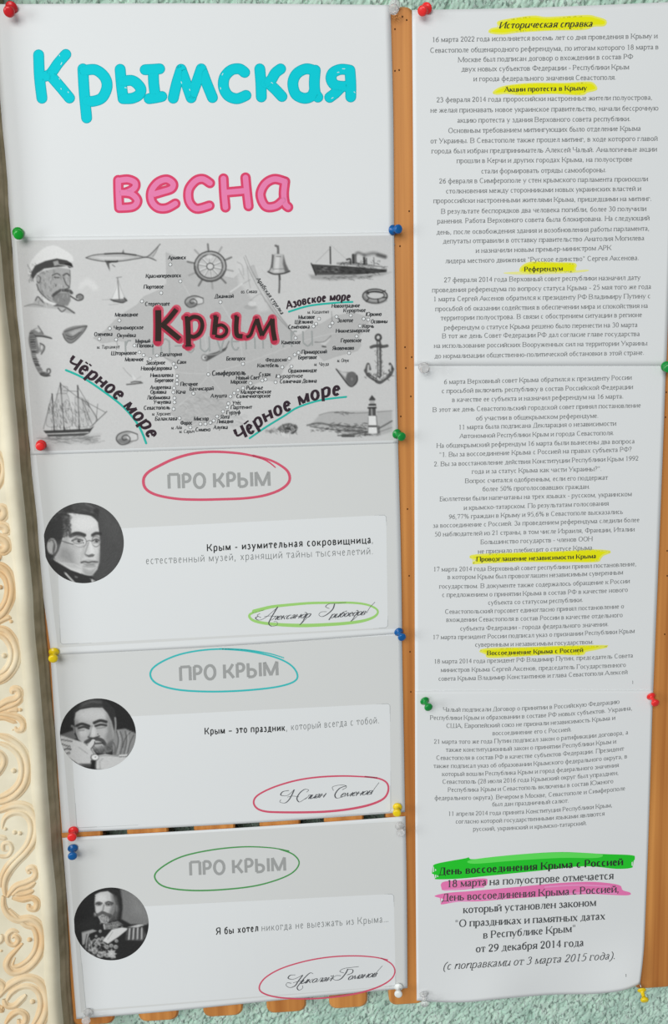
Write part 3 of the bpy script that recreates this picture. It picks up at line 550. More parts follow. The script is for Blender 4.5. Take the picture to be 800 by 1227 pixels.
VE = [C3(p) for p in ([(72, 86), (73, 140), (76, 195)], [(72, 88), (110, 84), (138, 96), (136, 118), (105, 135), (80, 137)], [(85, 136), (125, 142), (148, 168), (130, 192), (76, 197)], [(216, 142), (250, 132), (284, 120), (290, 100), (265, 84), (230, 96), (205, 130), (206, 170), (230, 196), (265, 198), (300, 180)], [(438, 98), (410, 82), (380, 90), (354, 125), (356, 172), (385, 200), (436, 188)], [(492, 80), (495, 140), (500, 195)], [(580, 76), (585, 130), (592, 190)], [(496, 136), (540, 132), (584, 128)], [(738, 92), (695, 82), (658, 102), (640, 145), (660, 190), (700, 190), (732, 165)], [(738, 92), (733, 140), (738, 180), (750, 194)])]
rounds(s1, 'lettering', VE, [('lettering_outline', 12.6, RAS, .00008), ('lettering', 6.6, ROSE, .00011)])

# --- typed sheets
def typed(sh, ox, oy, s, rows, stys, sag=0.):
    for sty, txt, xl, xr, yl, yr in rows:
        sh.line(stys[sty], txt, sty, xl / s + ox, yl / s + oy, xr / s + ox, yr / s + oy, None, 0, sag * ((xr - xl) / s / 240) ** 2)
def new_sheet_text(): return {'r': Strips(), 'R': Strips(), 'b': Strips(), 'i': Strips(), 'bi': Strips()}
K = 2.5806
T1, T2, T3, T4 = [new_sheet_text() for _ in range(4)]
typed(r1, 490, 0, K, [
 ('bi', 'Историческая справка', 278, 568, 88, 82),
 ('r', '16 марта 2022 года исполняется восемь лет со дня проведения в Крыму и', 70, 768, 130, 118),
 ('r', 'Севастополе общенародного референдума, по итогам которого 18 марта в', 64, 771, 163, 152),
 ('r', 'Москве был подписан договор о вхождении в состав РФ', 150, 692, 192, 182),
 ('r', 'двух новых субъектов Федерации - Республики Крым', 161, 680, 221, 214),
 ('r', 'и города федерального значения Севастополя.', 198, 640, 251, 246),
 ('b', 'Акции протеста в Крыму', 293, 550, 284, 279),
 ('r', '23 февраля 2014 года пророссийски настроенные жители полуострова,', 84, 752, 316, 308),
 ('r', 'не желая признавать новое украинское правительство, начали бессрочную', 65, 770, 348, 341),
 ('r', 'акцию протеста у здания Верховного совета республики.', 148, 685, 379, 374),
 ('r', 'Основным требованием митингующих было отделение Крыма', 120, 716, 411, 404),
 ('r', 'от Украины. В Севастополе также прошел митинг, в ходе которого главой', 65, 768, 443, 435),
 ('r', 'города был избран предприниматель Алексей Чалый. Аналогичные акции', 68, 766, 474, 468),
 ('r', 'прошли в Керчи и других городах Крыма, на полуострове', 146, 690, 504, 499),
 ('r', 'стали формировать отряды самообороны.', 222, 610, 536, 532),
 ('r', '26 февраля в Симферополе у стен крымского парламента произошли', 92, 738, 567, 560)], T1)
typed(r1, 490, 220, K, [
 ('r', 'столкновения между сторонниками новых украинских властей и', 113, 717, 30, 22),
 ('r', 'пророссийски настроенными жителями Крыма, пришедшими на митинг.', 74, 750, 60, 53),
 ('r', 'В результате беспорядков два человека погибли, более 30 получили', 98, 733, 93, 84),
 ('r', 'ранения. Работа Верховного совета была блокирована. На следующий', 86, 743, 123, 113),
 ('r', 'день, после освобождения здания и возобновления работы парламента,', 84, 743, 157, 145),
 ('r', 'депутаты отправили в отставку правительство Анатолия Могилева', 104, 727, 185, 175),
 ('r', 'и назначили новым премьер-министром АРК', 205, 625, 214, 205),
 ('r', 'лидера местного движения "Русское единство" Сергея Аксенова.', 111, 711, 246, 236),
 ('b', 'Референдум', 355, 475, 272, 269),
 ('r', '27 февраля 2014 года Верховный совет республики назначил дату', 107, 715, 305, 297),
 ('r', 'проведения референдума по вопросу статуса Крыма - 25 мая того же года', 70, 748, 336, 325),
 ('r', '1 марта Сергей Аксенов обратился к президенту РФ Владимиру Путину с', 74, 746, 364, 354),
 ('r', 'просьбой об оказании содействия в обеспечении мира и спокойствия на', 80, 738, 394, 384),
 ('r', 'территории полуострова. В связи с обострением ситуации в регионе', 97, 720, 422, 412),
 ('r', 'референдум о статусе Крыма решено было перенести на 30 марта', 107, 706, 452, 443),
 ('r', 'В тот же день Совет Федерации РФ дал согласие главе государства', 101, 713, 478, 471),
 ('r', 'на использование российских Вооруженных сил на территории Украины', 76, 736, 508, 500),
 ('r', 'до нормализации общественно-политической обстановки в этой стране.', 78, 727, 540, 529)], T1)
typed(r2, 490, 430, K, [
 ('r', '6 марта Верховный совет Крыма обратился к президенту России', 107, 688, 78, 64),
 ('r', 'с просьбой включить республику в состав Российской Федерации', 100, 692, 106, 93),
 ('r', 'в качестве ее субъекта и назначил референдум на 16 марта.', 132, 663, 133, 122),
 ('r', 'В этот же день Севастопольский городской совет принял постановление', 72, 716, 164, 150),
 ('r', 'об участии в общекрымском референдуме.', 206, 586, 190, 182),
 ('r', '11 марта была подписана Декларация о независимости', 152, 640, 218, 206),
 ('r', 'Автономной Республики Крым и города Севастополя.', 155, 634, 245, 235),
 ('r', 'На общекрымский референдум 16 марта были вынесены два вопроса', 84, 697, 275, 261),
 ('r', '"1. Вы за воссоединение Крыма с Россией на правах субъекта РФ?', 92, 688, 303, 286),
 ('r', '2. Вы за восстановление действия Конституции Республики Крым 1992', 76, 709, 332, 314),
 ('r', 'года и за статус Крыма как части Украины?".', 193, 596, 355, 346),
 ('r', 'Вопрос считался одобренным, если его поддержат', 172, 614, 384, 373),
 ('r', 'более 50% проголосовавших граждан.', 226, 560, 409, 401),
 ('r', 'Бюллетени были напечатаны на трех языках - русском, украинском', 94, 688, 440, 424),
 ('r', 'и крымско-татарском. По результатам голосования', 168, 617, 467, 453),
 ('r', '96,77% граждан в Крыму и 95,6% в Севастополе высказались', 122, 661, 495, 479),
 ('r', 'за воссоединение с Россией. За проведением референдума следили более', 73, 712, 522, 504),
 ('r', '50 наблюдателей из 21 страны, в том числе Израиля, Франции, Италии', 78, 697, 549, 533),
 ('r', 'Большинство государств - членов ООН', 220, 567, 573, 563),
 ('r', 'не признало плебисцит о статусе Крыма.', 212, 571, 602, 590)], T2)
typed(r2, 490, 640, K, [
 ('b', 'Провозглашение независимости Крыма', 207, 578, 84, 74),
 ('r', '17 марта 2014 года Верховный совет республики принял постановление,', 74, 703, 115, 98),
 ('r', 'в котором Крым был провозглашен независимым суверенным', 118, 661, 139, 124),
 ('r', 'государством. В документе также содержалось обращение к России', 92, 682, 168, 151),
 ('r', 'с предложением о принятии Крыма в состав РФ в качестве нового', 101, 676, 194, 178),
 ('r', 'субъекта со статусом республики.', 243, 538, 218, 209),
 ('r', 'Севастопольский горсовет единогласно принял постановление о', 110, 664, 246, 229),
 ('r', 'вхождении Севастополя в состав России в качестве отдельного', 114, 660, 271, 256),
 ('r', 'субъекта Федерации - города федерального значения.', 157, 617, 298, 284),
 ('r', '17 марта президент России подписал указ о признании Республики Крым', 72, 697, 325, 305),
 ('r', 'суверенным и независимым государством.', 203, 571, 348, 339),
 ('b', 'Воссоединение Крыма с Россией', 240, 538, 374, 364),
 ('r', '18 марта 2014 года президент РФ Владимир Путин, председатель Совета', 76, 692, 400, 381),
 ('r', 'министров Крыма Сергей Аксенов, председатель Государственного', 97, 670, 426, 410),
 ('r', 'совета Крыма Владимир Константинов и глава Севастополя Алексей', 90, 675, 453, 432),
 ('r', '1', 687, 694, 463, 462)], T2, 1.3)
typed(r3, 490, 820, K, [
 ('r', 'Чалый подписали Договор о принятии в Российскую Федерацию', 104, 650, 84, 59),
 ('r', 'Республики Крым и образовании в составе РФ новых субъектов. Украина,', 64, 690, 109, 79),
 ('r', 'США, Европейский союз не признали независимость Крыма и', 114, 637, 134, 109),
 ('r', 'воссоединение его с Россией.', 257, 503, 157, 145),
 ('r', '21 марта того же года Путин подписал закон о ратификации договора, а', 76, 677, 183, 154),
 ('r', 'также конституционный закон о принятии Республики Крым и', 113, 640, 208, 182),
 ('r', 'Севастополя в состав РФ в качестве субъектов Федерации. Президент', 83, 664, 233, 204),
 ('r', 'также подписал указ об образовании Крымского федерального округа, в', 75, 674, 258, 228),
 ('r', 'который вошли Республика Крым и город федерального значения', 101, 648, 283, 255),
 ('r', 'Севастополь (28 июля 2016 года Крымский округ был упразднен,', 102, 648, 307, 279),
 ('r', 'Республика Крым и Севастополь включены в состав Южного', 119, 631, 332, 305),
 ('r', 'федерального округа). Вечером в Москве, Севастополе и Симферополе', 78, 668, 357, 327),
 ('r', 'был дан праздничный салют.', 256, 494, 377, 365),
 ('r', '11 апреля 2014 года принята Конституция Республики Крым,', 120, 628, 406, 379),
 ('r', 'согласно которой государственными языками являются', 143, 604, 430, 405),
 ('r', 'русский, украинский и крымско-татарский.', 197, 550, 453, 434)], T3, 3.6)
typed(r3, 490, 1000, K, [
 ('b', 'День воссоединения Крыма с Россией', 90, 662, 125, 94),
 ('R', '18 марта на полуострове отмечается', 116, 632, 163, 137),
 ('R', 'День воссоединения Крыма с Россией,', 100, 650, 206, 178),
 ('R', 'который установлен законом', 166, 578, 243, 220),
 ('R', '"О праздниках и памятных датах', 140, 606, 286, 262),
 ('R', 'в Республике Крым"', 228, 516, 321, 300),
 ('R', 'от 29 декабря 2014 года', 205, 540, 364, 344),
 ('i', '(с поправками от 3 марта 2015 года).', 105, 640, 418, 384),
 ('R', '1', 667, 673, 440, 439)], T4)
for sh, TT, IR in ((r1, T1, INK), (r2, T2, INK), (r3, T3, INK), (r3, T4, INKD)):
    for k, nm, lb in (('r', 'printed_text', None), ('R', 'printed_text', 'larger printed text'), ('b', 'bold_heading', 'bold printed heading'), ('i', 'italic_text', 'italic printed line'), ('bi', 'bold_heading', 'bold italic printed heading')):
        if TT[k].v: sh.ink(nm, TT[k], IR if k in 'rRi' else INKB, .00016, lb)
def mark(sh, s, ox, oy, pts, m, label, eps=.00007):
    st = Strips(); O = catmull(tf(s, ox, oy)(pts), 5, True); st.fill(O)
    if m is YEL: st.strip(O, 2.2, mi=1); sh.ink('highlight', st, [m, YELE], eps, label)
    else: sh.ink('highlight', st, m, eps, label)
YL = 'yellow highlighter mark'
mark(r1, K, 490, 0, [(250, 100), (255, 90), (282, 84), (274, 70), (300, 62), (380, 51), (420, 55), (470, 53), (550, 49), (578, 54), (606, 64), (602, 78), (570, 80), (540, 90), (440, 92), (340, 98), (290, 104)], YEL, YL)
mark(r1, K, 490, 0, [(262, 284), (295, 268), (380, 259), (480, 259), (550, 255), (570, 260), (578, 276), (550, 284), (530, 292), (440, 288), (350, 292), (300, 288), (270, 290)], YEL, YL)
mark(r1, K, 490, 220, [(346, 272), (350, 256), (380, 244), (450, 246), (510, 248), (512, 262), (505, 272), (440, 272), (390, 276)], YEL, YL)
mark(r1, K, 490, 220, [(290, 276), (350, 272), (430, 276), (545, 266), (540, 273), (430, 280), (330, 281)], YELP, 'pale yellow highlighter smear')
mark(r2, K, 490, 640, [(188, 70), (220, 64), (320, 60), (450, 56), (560, 50), (620, 54), (600, 64), (590, 74), (575, 84), (460, 84), (340, 84), (240, 88), (198, 90), (208, 80)], YEL, YL)
mark(r2, K, 490, 640, [(220, 360), (260, 354), (360, 352), (460, 348), (560, 346), (612, 347), (575, 356), (545, 362), (530, 372), (440, 370), (340, 376), (250, 380), (238, 370)], YEL, YL)
mark(r3, K, 490, 1000, [(70, 120), (84, 110), (78, 92), (170, 74), (186, 70), (200, 76), (330, 62), (470, 54), (600, 60), (690, 64), (698, 76), (684, 90), (690, 102), (640, 106), (540, 98), (400, 112), (260, 126), (160, 136), (80, 138), (92, 128)], GRN, 'bright green highlighter mark')
mark(r3, K, 490, 1000, [(192, 78), (330, 62), (470, 55), (590, 60), (580, 72), (470, 72), (330, 80), (200, 90)], GRNL, 'pale upper streak of the green highlighter', .0001)
mark(r3, K, 490, 1000, [(98, 162), (106, 146), (170, 140), (236, 136), (242, 150), (232, 160), (190, 168), (140, 172), (104, 172)], PNK, 'short pink highlighter mark')
mark(r3, K, 490, 1000, [(78, 190), (120, 180), (200, 174), (330, 162), (460, 150), (560, 146), (630, 152), (655, 160), (660, 172), (684, 180), (670, 188), (560, 184), (440, 190), (320, 198), (220, 206), (150, 208), (98, 216), (106, 200)], PNK, 'long pink highlighter mark')
st = Strips(); X = tf(K, 490, 1000)
for p in ([(110, 172), (170, 166), (230, 162)], [(420, 162), (520, 156), (620, 160)], [(120, 208), (220, 200), (300, 196)], [(480, 184), (560, 178), (640, 182)]): st.strip(catmull(X(p), 6), 1.6, True)
r3.ink('highlight', st, PNKL, .0001, 'pale streaks of the pink highlighter')

# --- quotation sheets
def slide(sh, band, card, rad=4):
    
    # fine quads so the tint follows the paper
    def quad(q, m, nm, eps):
        n = 20; P = np.array(q, float); s_ = Strips()
        for i in range(n):
            for j in range(n):
                def at(u, v): return (1 - v) * ((1 - u) * P[0] + u * P[1]) + v * ((1 - u) * P[3] + u * P[2])
                b = len(s_.v)
                for u, v in ((i, j), (i + 1, j), (i + 1, j + 1), (i, j + 1)): p = at(u / n, v / n); s_.v.append((p[0], p[1], 0))
                s_.f.append((b, b + 1, b + 2, b + 3)); s_.mi.append(0)
        sh.ink(nm, s_, m, eps)
    quad(band, BAND, 'grey_band', .00005)
    def rq(q, r):
        P = np.array(q, float); out = []
        for k in range(4):
            a, b, c = P[k - 1], P[k], P[(k + 1) % 4]; d1 = (a - b) / np.hypot(*(a - b)) * r; d2 = (c - b) / np.hypot(*(c - b)) * r
            for t in np.linspace(0, 1, 6): out.append((1 - t) ** 2 * (b + d1) + 2 * t * (1 - t) * b + t * t * (b + d2))
        return out
    R_ = rq(card, rad); quad(card, CARD, 'text_panel', .00008)
    st = Strips(); st.strip(R_ + [R_[0]], .9); sh.ink('panel_outline', st, CARDLINE, .00011)
slide(q1, [(43, 544), (472, 531), (477, 753), (69, 776)], [(68, 637), (462.5, 617), (464.5, 752), (72.5, 772)])
slide(q2, [(66, 784), (477, 761), (480, 969), (84, 990)], [(84, 862), (467, 843), (468, 973), (92, 992)])
slide(q3, [(81, 1007), (481, 984), (483, 1181), (97, 1213)], [(92, 1090), (471.5, 1071), (474, 1181), (103, 1210)])
for sh, rows in ((q1, [('GB', 'ПРО КРЫМ', 200, 585.5, 325, 582, 25.5, GREYH), ('gb', 'Крым - изумительная сокровищница', 247, 660.5, 445, 650.5, 12.6, INKB), ('g', ',', 444.5, 650.5, 448, 650.3, 12.6, INKL), ('g', 'естественный музей, хранящий тайны тысячелетий.', 174, 676, 448, 664, 13, INKL)]),
                 (q2, [('GB', 'ПРО КРЫМ', 214, 816, 334.5, 809, 25, GREYH), ('gb', 'Крым – это праздник', 244.5, 880, 342, 875.5, 12, INKB), ('g', ', который всегда с тобой.', 342, 875.5, 455, 866.5, 12.4, INKL)]),
                 (q3, [('GB', 'ПРО КРЫМ', 226, 1049, 343.5, 1043, 24, GREYH), ('gb', 'Я бы хотел', 258, 1120, 310, 1115.5, 12, INKB), ('g', 'никогда не выезжать из Крыма…', 312.5, 1115.8, 467, 1104.5, 12.6, INKL)])):
    for k, (sty, tx, xl, yl, xr, yr, em, m) in enumerate(rows):
        st = Strips(); sh.line(st, tx, sty, xl, yl, xr, yr, em); sh.ink('heading' if k == 0 else 'quotation', st, m, .00015, 'pale grey printed heading' if k == 0 else 'bold quotation text' if sty == 'gb' else 'light quotation text')
def oval(sh, s, ox, oy, pts, wds, m, label, extra=()):
    st = Strips(); P = catmull(tf(s, ox, oy)(pts), 10); w_ = np.interp(np.linspace(0, 1, len(P)), np.linspace(0, 1, len(wds)), wds)
    st.strip(P, w_, True)
    for e, ew in extra: st.strip(catmull(tf(s, ox, oy)(e), 8), ew, True)
    sh.ink('marker_oval', st, m, .00018, label)
H = tf(4.2105, 170, 540)
oval(q1, 4.2105, 170, 540, [(672, 84), (640, 58), (600, 38), (520, 18), (430, 8), (340, 6), (250, 16), (160, 42), (80, 80), (30, 110), (8, 145), (18, 190), (70, 222), (170, 242), (280, 247), (400, 245), (520, 240), (620, 225), (700, 195), (742, 155), (738, 110), (700, 75), (640, 45), (560, 24)], [1.4, 2.8, 3.2, 3.4, 3.0, 3.0, 3.2, 2.2], REDM, 'red marker oval')
oval(q2, 1.7778, 50, 760, [(515, 50), (480, 40), (420, 32), (350, 33), (290, 44), (245, 65), (231, 85), (245, 105), (290, 118), (360, 122), (440, 119), (510, 110), (543, 95), (535, 70), (500, 50), (440, 36), (380, 31)], [1.2, 2.0, 2.2, 2.2, 2.0, 2.0], CYM, 'turquoise marker oval')
oval(q3, 1.8182, 60, 980, [(520, 72), (480, 65), (420, 63), (350, 70), (285, 85), (240, 110), (228, 130), (250, 150), (310, 158), (390, 155), (460, 145), (520, 124), (542, 100), (530, 80), (500, 68)], [1.2, 1.7, 1.8, 1.8, 1.6, 1.6], GRM, 'dark green marker oval')
oval(q1, 4.7059, 290, 715, [(66, 82), (110, 70), (170, 56), (260, 46), (380, 36), (500, 34), (620, 34), (700, 44), (752, 66), (764, 90), (740, 115), (680, 136), (580, 150), (460, 158), (340, 162), (220, 158), (120, 148), (60, 132), (40, 108), (60, 90), (120, 72)], [4.4, 3.2, 2.6, 2.2, 3.6, 4.2, 3.0, 2.4], LIME, 'lime green marker oval')
oval(q2, 4.2105, 290, 930, [(680, 8), (600, 2), (500, -1), (380, 5), (270, 22), (160, 55), (80, 95), (58, 130), (75, 162), (120, 178), (200, 182), (320, 182), (430, 178), (540, 166), (640, 145), (710, 115), (736, 75), (730, 35), (690, 12), (620, 2)], [1.6, 2.0, 2.0, 2.2, 2.6, 2.8, 2.2, 1.8], REDM, 'red marker oval')
oval(q3, 4.2105, 300, 1140, [(690, 42), (620, 28), (520, 22), (400, 28), (280, 48), (160, 84), (80, 128), (46, 172), (56, 205), (120, 228), (220, 238), (330, 237), (450, 226), (560, 206), (650, 176), (708, 140), (728, 100), (710, 62), (660, 34)], [1.4, 1.6, 1.6, 1.8, 1.8, 2.0, 1.6, 1.4], REDM, 'thin red marker oval')
def signature(sh, words, caps):
    st = Strips()
    for tx, xl, yl, xr, yr, em in words: sh.line(st, tx, 'script', xl, yl, xr, yr, em)
    for s, ox, oy, pts, w0, w1 in caps:
        P = catmull(tf(s, ox, oy)(pts), 8); n = len(P); T = np.gradient(P, axis=0); c = np.clip((T[:, 1]) / np.maximum(np.hypot(*T.T), 1e-9), 0, 1)
        st.strip(P, w0 * 1.15 + (w1 - w0) * .95 * c, True)
    sh.ink('signature', st, INKS, .00024, 'signature in flowing copperplate script')
s_ = 4.7059
signature(q1, [('лександр', 326, 743.0, 372, 739.5, 10), ('рибоедов', 396, 740.5, 438, 736.5, 10)],
 [(s_, 290, 715, [(90, 110), (75, 120), (95, 132), (130, 118), (170, 85), (200, 58)], .4, 1.2), (s_, 290, 715, [(200, 58), (180, 90), (160, 125), (150, 150), (165, 166), (195, 160), (196, 142), (178, 140)], .4, 1.3), (s_, 290, 715, [(125, 112), (160, 108), (190, 112)], .4, .6), (s_, 290, 715, [(100, 95), (85, 105), (105, 118)], .4, .5),
  (s_, 290, 715, [(585, 32), (540, 36), (490, 40), (470, 56), (490, 66)], .4, .7), (s_, 290, 715, [(520, 42), (510, 70), (480, 98), (450, 112), (432, 102), (445, 86), (475, 84)], .4, 1.3), (s_, 290, 715, [(700, 92), (720, 60), (748, 30)], .4, .5), (s_, 290, 715, [(360, 110), (340, 140), (325, 158), (335, 150), (365, 118)], .4, .8), (s_, 290, 715, [(640, 100), (622, 128), (612, 138), (630, 126), (655, 100)], .4, .8)])
s_ = 4.2105
signature(q2, [('лиан', 366, 957.5, 389.5, 955, 10), ('еменов', 408, 955, 446, 951.5, 10)],
 [(s_, 290, 930, [(235, 72), (205, 78), (195, 95), (225, 98), (250, 80), (262, 68), (250, 95), (235, 120), (215, 135), (190, 130), (195, 118)], .4, 1.3), (s_, 290, 930, [(228, 105), (255, 100), (285, 104)], .4, .5), (s_, 290, 930, [(325, 80), (335, 70), (315, 66), (290, 85), (276, 112), (288, 130), (310, 118), (325, 108)], .4, 1.3),
  (s_, 290, 930, [(460, 72), (455, 55), (480, 46), (515, 45), (525, 56), (505, 68)], .4, .5), (s_, 290, 930, [(525, 48), (490, 62), (468, 92), (475, 110), (500, 106), (520, 96)], .4, 1.4), (s_, 290, 930, [(650, 92), (665, 65), (690, 32)], .4, .5)])
signature(q3, [('иколай', 361, 1178.5, 398, 1175, 10), ('оманов', 417, 1174, 451.5, 1170, 10)],
 [(s_, 300, 1140, [(225, 118), (200, 120), (190, 135), (215, 140), (245, 128), (262, 120), (240, 150), (225, 172), (200, 182), (180, 172), (185, 158), (205, 160)], .4, 1.3), (s_, 300, 1140, [(215, 158), (245, 150), (270, 150)], .4, .5), (s_, 300, 1140, [(315, 112), (300, 108), (275, 130), (250, 160), (235, 182), (245, 195), (262, 185), (262, 172)], .4, 1.2),
  (s_, 300, 1140, [(545, 76), (510, 80), (470, 86), (450, 100), (470, 108)], .4, .5), (s_, 300, 1140, [(490, 90), (478, 112), (455, 138), (430, 145), (416, 135), (430, 122), (455, 122)], .4, 1.4), (s_, 300, 1140, [(490, 90), (515, 92), (512, 108), (488, 118)], .4, 1.0), (s_, 300, 1140, [(620, 128), (640, 100), (665, 72)], .4, .5)])

# ------------------------------------------------------------------ printed picture map
PRINT = print_mat('printed_picture')
def map_picture():
    c = Canvas(12, 276, 482, 550, 1.7, 199)
    I = lambda p: p
    # land, shelf and mountain texture
    land = [(199, 303), (212, 308), (226, 314), (238, 322), (262, 330), (280, 334), (292, 322), (304, 318), (313, 345), (330, 372), (343, 388), (354, 403), (362, 400), (372, 392), (385, 388), (400, 379), (424, 375), (442, 381), (439, 394), (430, 402), (432, 414), (428, 420), (402, 427), (388, 432), (381, 425), (362, 422), (350, 430), (340, 441), (332, 457), (316, 455), (302, 461), (286, 470), (277, 479), (268, 494), (255, 506), (240, 510), (228, 513), (215, 503), (205, 496), (209, 480), (206, 466), (212, 451), (208, 437), (195, 426), (181, 430), (170, 424), (158, 411), (143, 408), (122, 411), (112, 405), (125, 397), (143, 379), (165, 365), (172, 356), (190, 348), (200, 340)]
    c.poly(land, 179, .95, 1.2); c.line(land + [land[0]], .7, 150, .5, .5, False)
    c.poly([(148, 410), (158, 406), (166, 414), (172, 424), (160, 424), (150, 420)], 196, .8, 2)
    c.T = I
    for _ in range(260):
        x = RNG.uniform(213, 290); y = 512 - RNG.uniform(0, 46) * (1 - abs(x - 240) / 70); t = RNG.uniform(-.9, .3)
        c.line([(x, y), (x + 4 * math.cos(t), y + 4 * math.sin(t)), (x + 8 * math.cos(t + .5), y + 8 * math.sin(t + .5))], .5, RNG.choice([150, 160, 215]), .4, .4)
    for _ in range(160):
        x, y = RNG.uniform(190, 340), RNG.uniform(330, 450); c.line([(x, y), (x + RNG.uniform(-14, 14), y + RNG.uniform(-14, 14))], .5, RNG.choice([168, 196]), .35, .5)
    for a in ([(204, 317), (222, 345), (240, 380), (248, 420), (249, 448)], [(250, 448), (291, 436), (340, 418), (375, 405), (420, 395)], [(250, 448), (210, 445), (188, 427)], [(250, 449), (231, 471), (209, 490)], [(250, 449), (272, 478)], [(264, 362), (285, 400), (291, 436)]): c.line(a, .9, 206, .5, .4)
    # arabat spit and lagoon
    c.poly([(283, 312), (296, 306), (302, 330), (318, 352), (322, 372), (310, 374), (296, 350), (286, 340)], 204, .7, 2)
    for q in ([(292, 308), (299, 325), (312, 350), (330, 377), (352, 400)], [(294, 306), (302, 325), (318, 352), (336, 380), (354, 402)]): c.line(q, .7, 140, .8)
    for q in ([(284, 314), (290, 318), (292, 330)], [(275, 352), (288, 342), (300, 335)], [(300, 360), (312, 352), (318, 362)], [(296, 318), (298, 336), (300, 345)], [(286, 322), (292, 334)]): c.line(q, .9, 150, .6)
    c.line([(276, 350), (290, 340)], 2, 214, .8); c.ell(300, 368, 8, 3, 165, .6); c.ell(302, 364, 5, 3, 210, .8)
    # sea edges and lines
    c.line([(139, 407), (142, 418)], .5, 110, .8); c.line([(397, 373), (398, 388)], .5, 110, .8); c.line([(212, 435), (196, 428)], .5, 120, .6)

    # --- bearded sailor with a pipe
    c.T = tf(6.6667, 20, 285)
    c.poly([(60, 545), (130, 520), (165, 470), (210, 480), (320, 530), (420, 560), (470, 605), (400, 600), (330, 570), (230, 560), (120, 552)], 160, .6, .8)
    c.poly([(150, 310), (200, 270), (330, 235), (420, 250), (430, 300), (420, 400), (440, 420), (430, 480), (410, 540), (330, 540), (270, 500), (190, 450), (165, 390)], 165, .95, .6)
    c.poly([(285, 455), (340, 440), (420, 440), (432, 500), (405, 545), (330, 535), (290, 500)], 140, .9, .8)
    c.poly([(90, 290), (110, 200), (160, 130), (220, 80), (290, 60), (350, 80), (430, 130), (450, 165), (440, 190), (330, 170), (220, 185), (140, 230), (115, 280)], 218, .98, .6, True)
    c.poly([(120, 270), (150, 220), (230, 185), (320, 165), (400, 180), (440, 205), (450, 235), (400, 225), (300, 235), (220, 245), (160, 285), (130, 330), (115, 300)], 85, .92, .5)
    c.poly([(380, 205), (430, 200), (452, 238), (420, 240)], 60, .9, .4); c.poly([(290, 190), (330, 180), (340, 215), (300, 225)], 190, .7, .6); c.line([(340, 215), (400, 222), (450, 238)], 1.0, 225, .7)
    for q, w, v in (([(285, 300), (320, 285), (350, 300)], 1.6, 110), ([(370, 300), (400, 285), (420, 300)], 1.6, 100), ([(300, 315), (340, 318)], 1.2, 100), ([(375, 320), (395, 370), (420, 395), (390, 410)], 1.3, 105), ([(290, 460), (350, 420), (420, 425), (440, 440)], 3.4, 95), ([(170, 300), (190, 320), (180, 360), (165, 350)], 1.2, 105), ([(160, 370), (185, 430), (260, 500), (330, 535)], 1.3, 110), ([(425, 260), (428, 330), (422, 400)], 1, 120), ([(300, 540), (360, 545), (400, 560), (460, 600)], 2.0, 110), ([(330, 560), (360, 590), (390, 570)], 1.4, 110), ([(150, 500), (170, 470), (210, 515)], 1.4, 105), ([(60, 548), (130, 530), (210, 545)], 1.0, 140)): c.line(q, w, v, .85)
    c.poly([(185, 465), (260, 505), (320, 525), (300, 540), (220, 510)], 220, .9, .6)
    c.line([(430, 465), (460, 485), (490, 500), (525, 490), (530, 465), (505, 450), (480, 462), (480, 480)], 1.5, 90, .9); c.ell(505, 475, 20, 20, 130, .8)
    for _ in range(110):
        x, y = RNG.uniform(170, 425), RNG.uniform(250, 540)
        if abs(x - 300) < 130: c.line([(x, y), (x + RNG.normal(0, 8), y + RNG.uniform(8, 26))], .55, RNG.choice([95, 110, 205]), .55)
    for _ in range(40):
        x, y = RNG.uniform(85, 150), RNG.uniform(200, 340); c.line([(x, y), (x + RNG.uniform(-8, 14), y + RNG.uniform(5, 20))], .6, 105, .55)
    for x, y, r in ((530, 370, 28), (565, 345, 30), (600, 370, 34), (625, 400, 28), (510, 400, 16)): c.ell(x, y, r, r * .8, 218, .55, 2)
    # --- shark
    c.T = tf(6.6667, 100, 285)
    c.poly([(20, 158), (60, 140), (170, 128), (300, 126), (420, 138), (510, 148), (560, 100), (612, 50), (570, 120), (555, 150), (580, 182), (540, 170), (500, 158), (400, 172), (300, 188), (180, 190), (80, 176)], 176, .95, .5)
    c.poly([(50, 150), (200, 150), (400, 155), (300, 170), (150, 172)], 214, .7, 1); c.poly([(170, 180), (210, 265), (205, 205), (240, 190)], 105, .9, .5); c.poly([(300, 128), (320, 90), (328, 128)], 130, .9)
    for q, w, v in (([(20, 158), (80, 138), (170, 128), (300, 126), (420, 138), (510, 150), (612, 50)], .9, 95), ([(20, 160), (80, 176), (180, 190), (300, 186), (420, 168), (510, 156), (580, 182)], .9, 90), ([(200, 190), (260, 190), (270, 186)], 2.0, 80), ([(170, 128), (300, 124), (420, 138)], 1.6, 90), ([(230, 215), (250, 230)], 1.0, 120), ([(555, 148), (575, 120), (600, 65)], .7, 120)): c.line(q, w, v, .85)
    # --- sailing boat
    c.poly([(272, 330), (285, 490), (225, 490)], 220, .9); c.poly([(285, 370), (335, 485), (292, 488)], 214, .85); c.poly([(215, 492), (345, 485), (320, 520), (240, 512)], 120, .85)
    for q, w, v in (([(272, 318), (286, 495)], 1.0, 110), ([(262, 318), (305, 312)], 1, 140), ([(215, 492), (250, 505), (310, 518), (345, 500)], 1.4, 90), ([(325, 480), (345, 502)], 1.6, 90), ([(150, 495), (215, 492)], .8, 165), ([(200, 535), (280, 530)], .8, 165), ([(225, 488), (260, 400), (272, 330)], .6, 150), ([(335, 485), (300, 410), (280, 340)], .6, 150)): c.line(q, w, v, .8)
    # --- ship's wheel
    c.T = tf(6.6667, 200, 285)
    c.ell(345, 228, 128, 122, 150, .9); c.ell(345, 228, 96, 92, 190, .95)
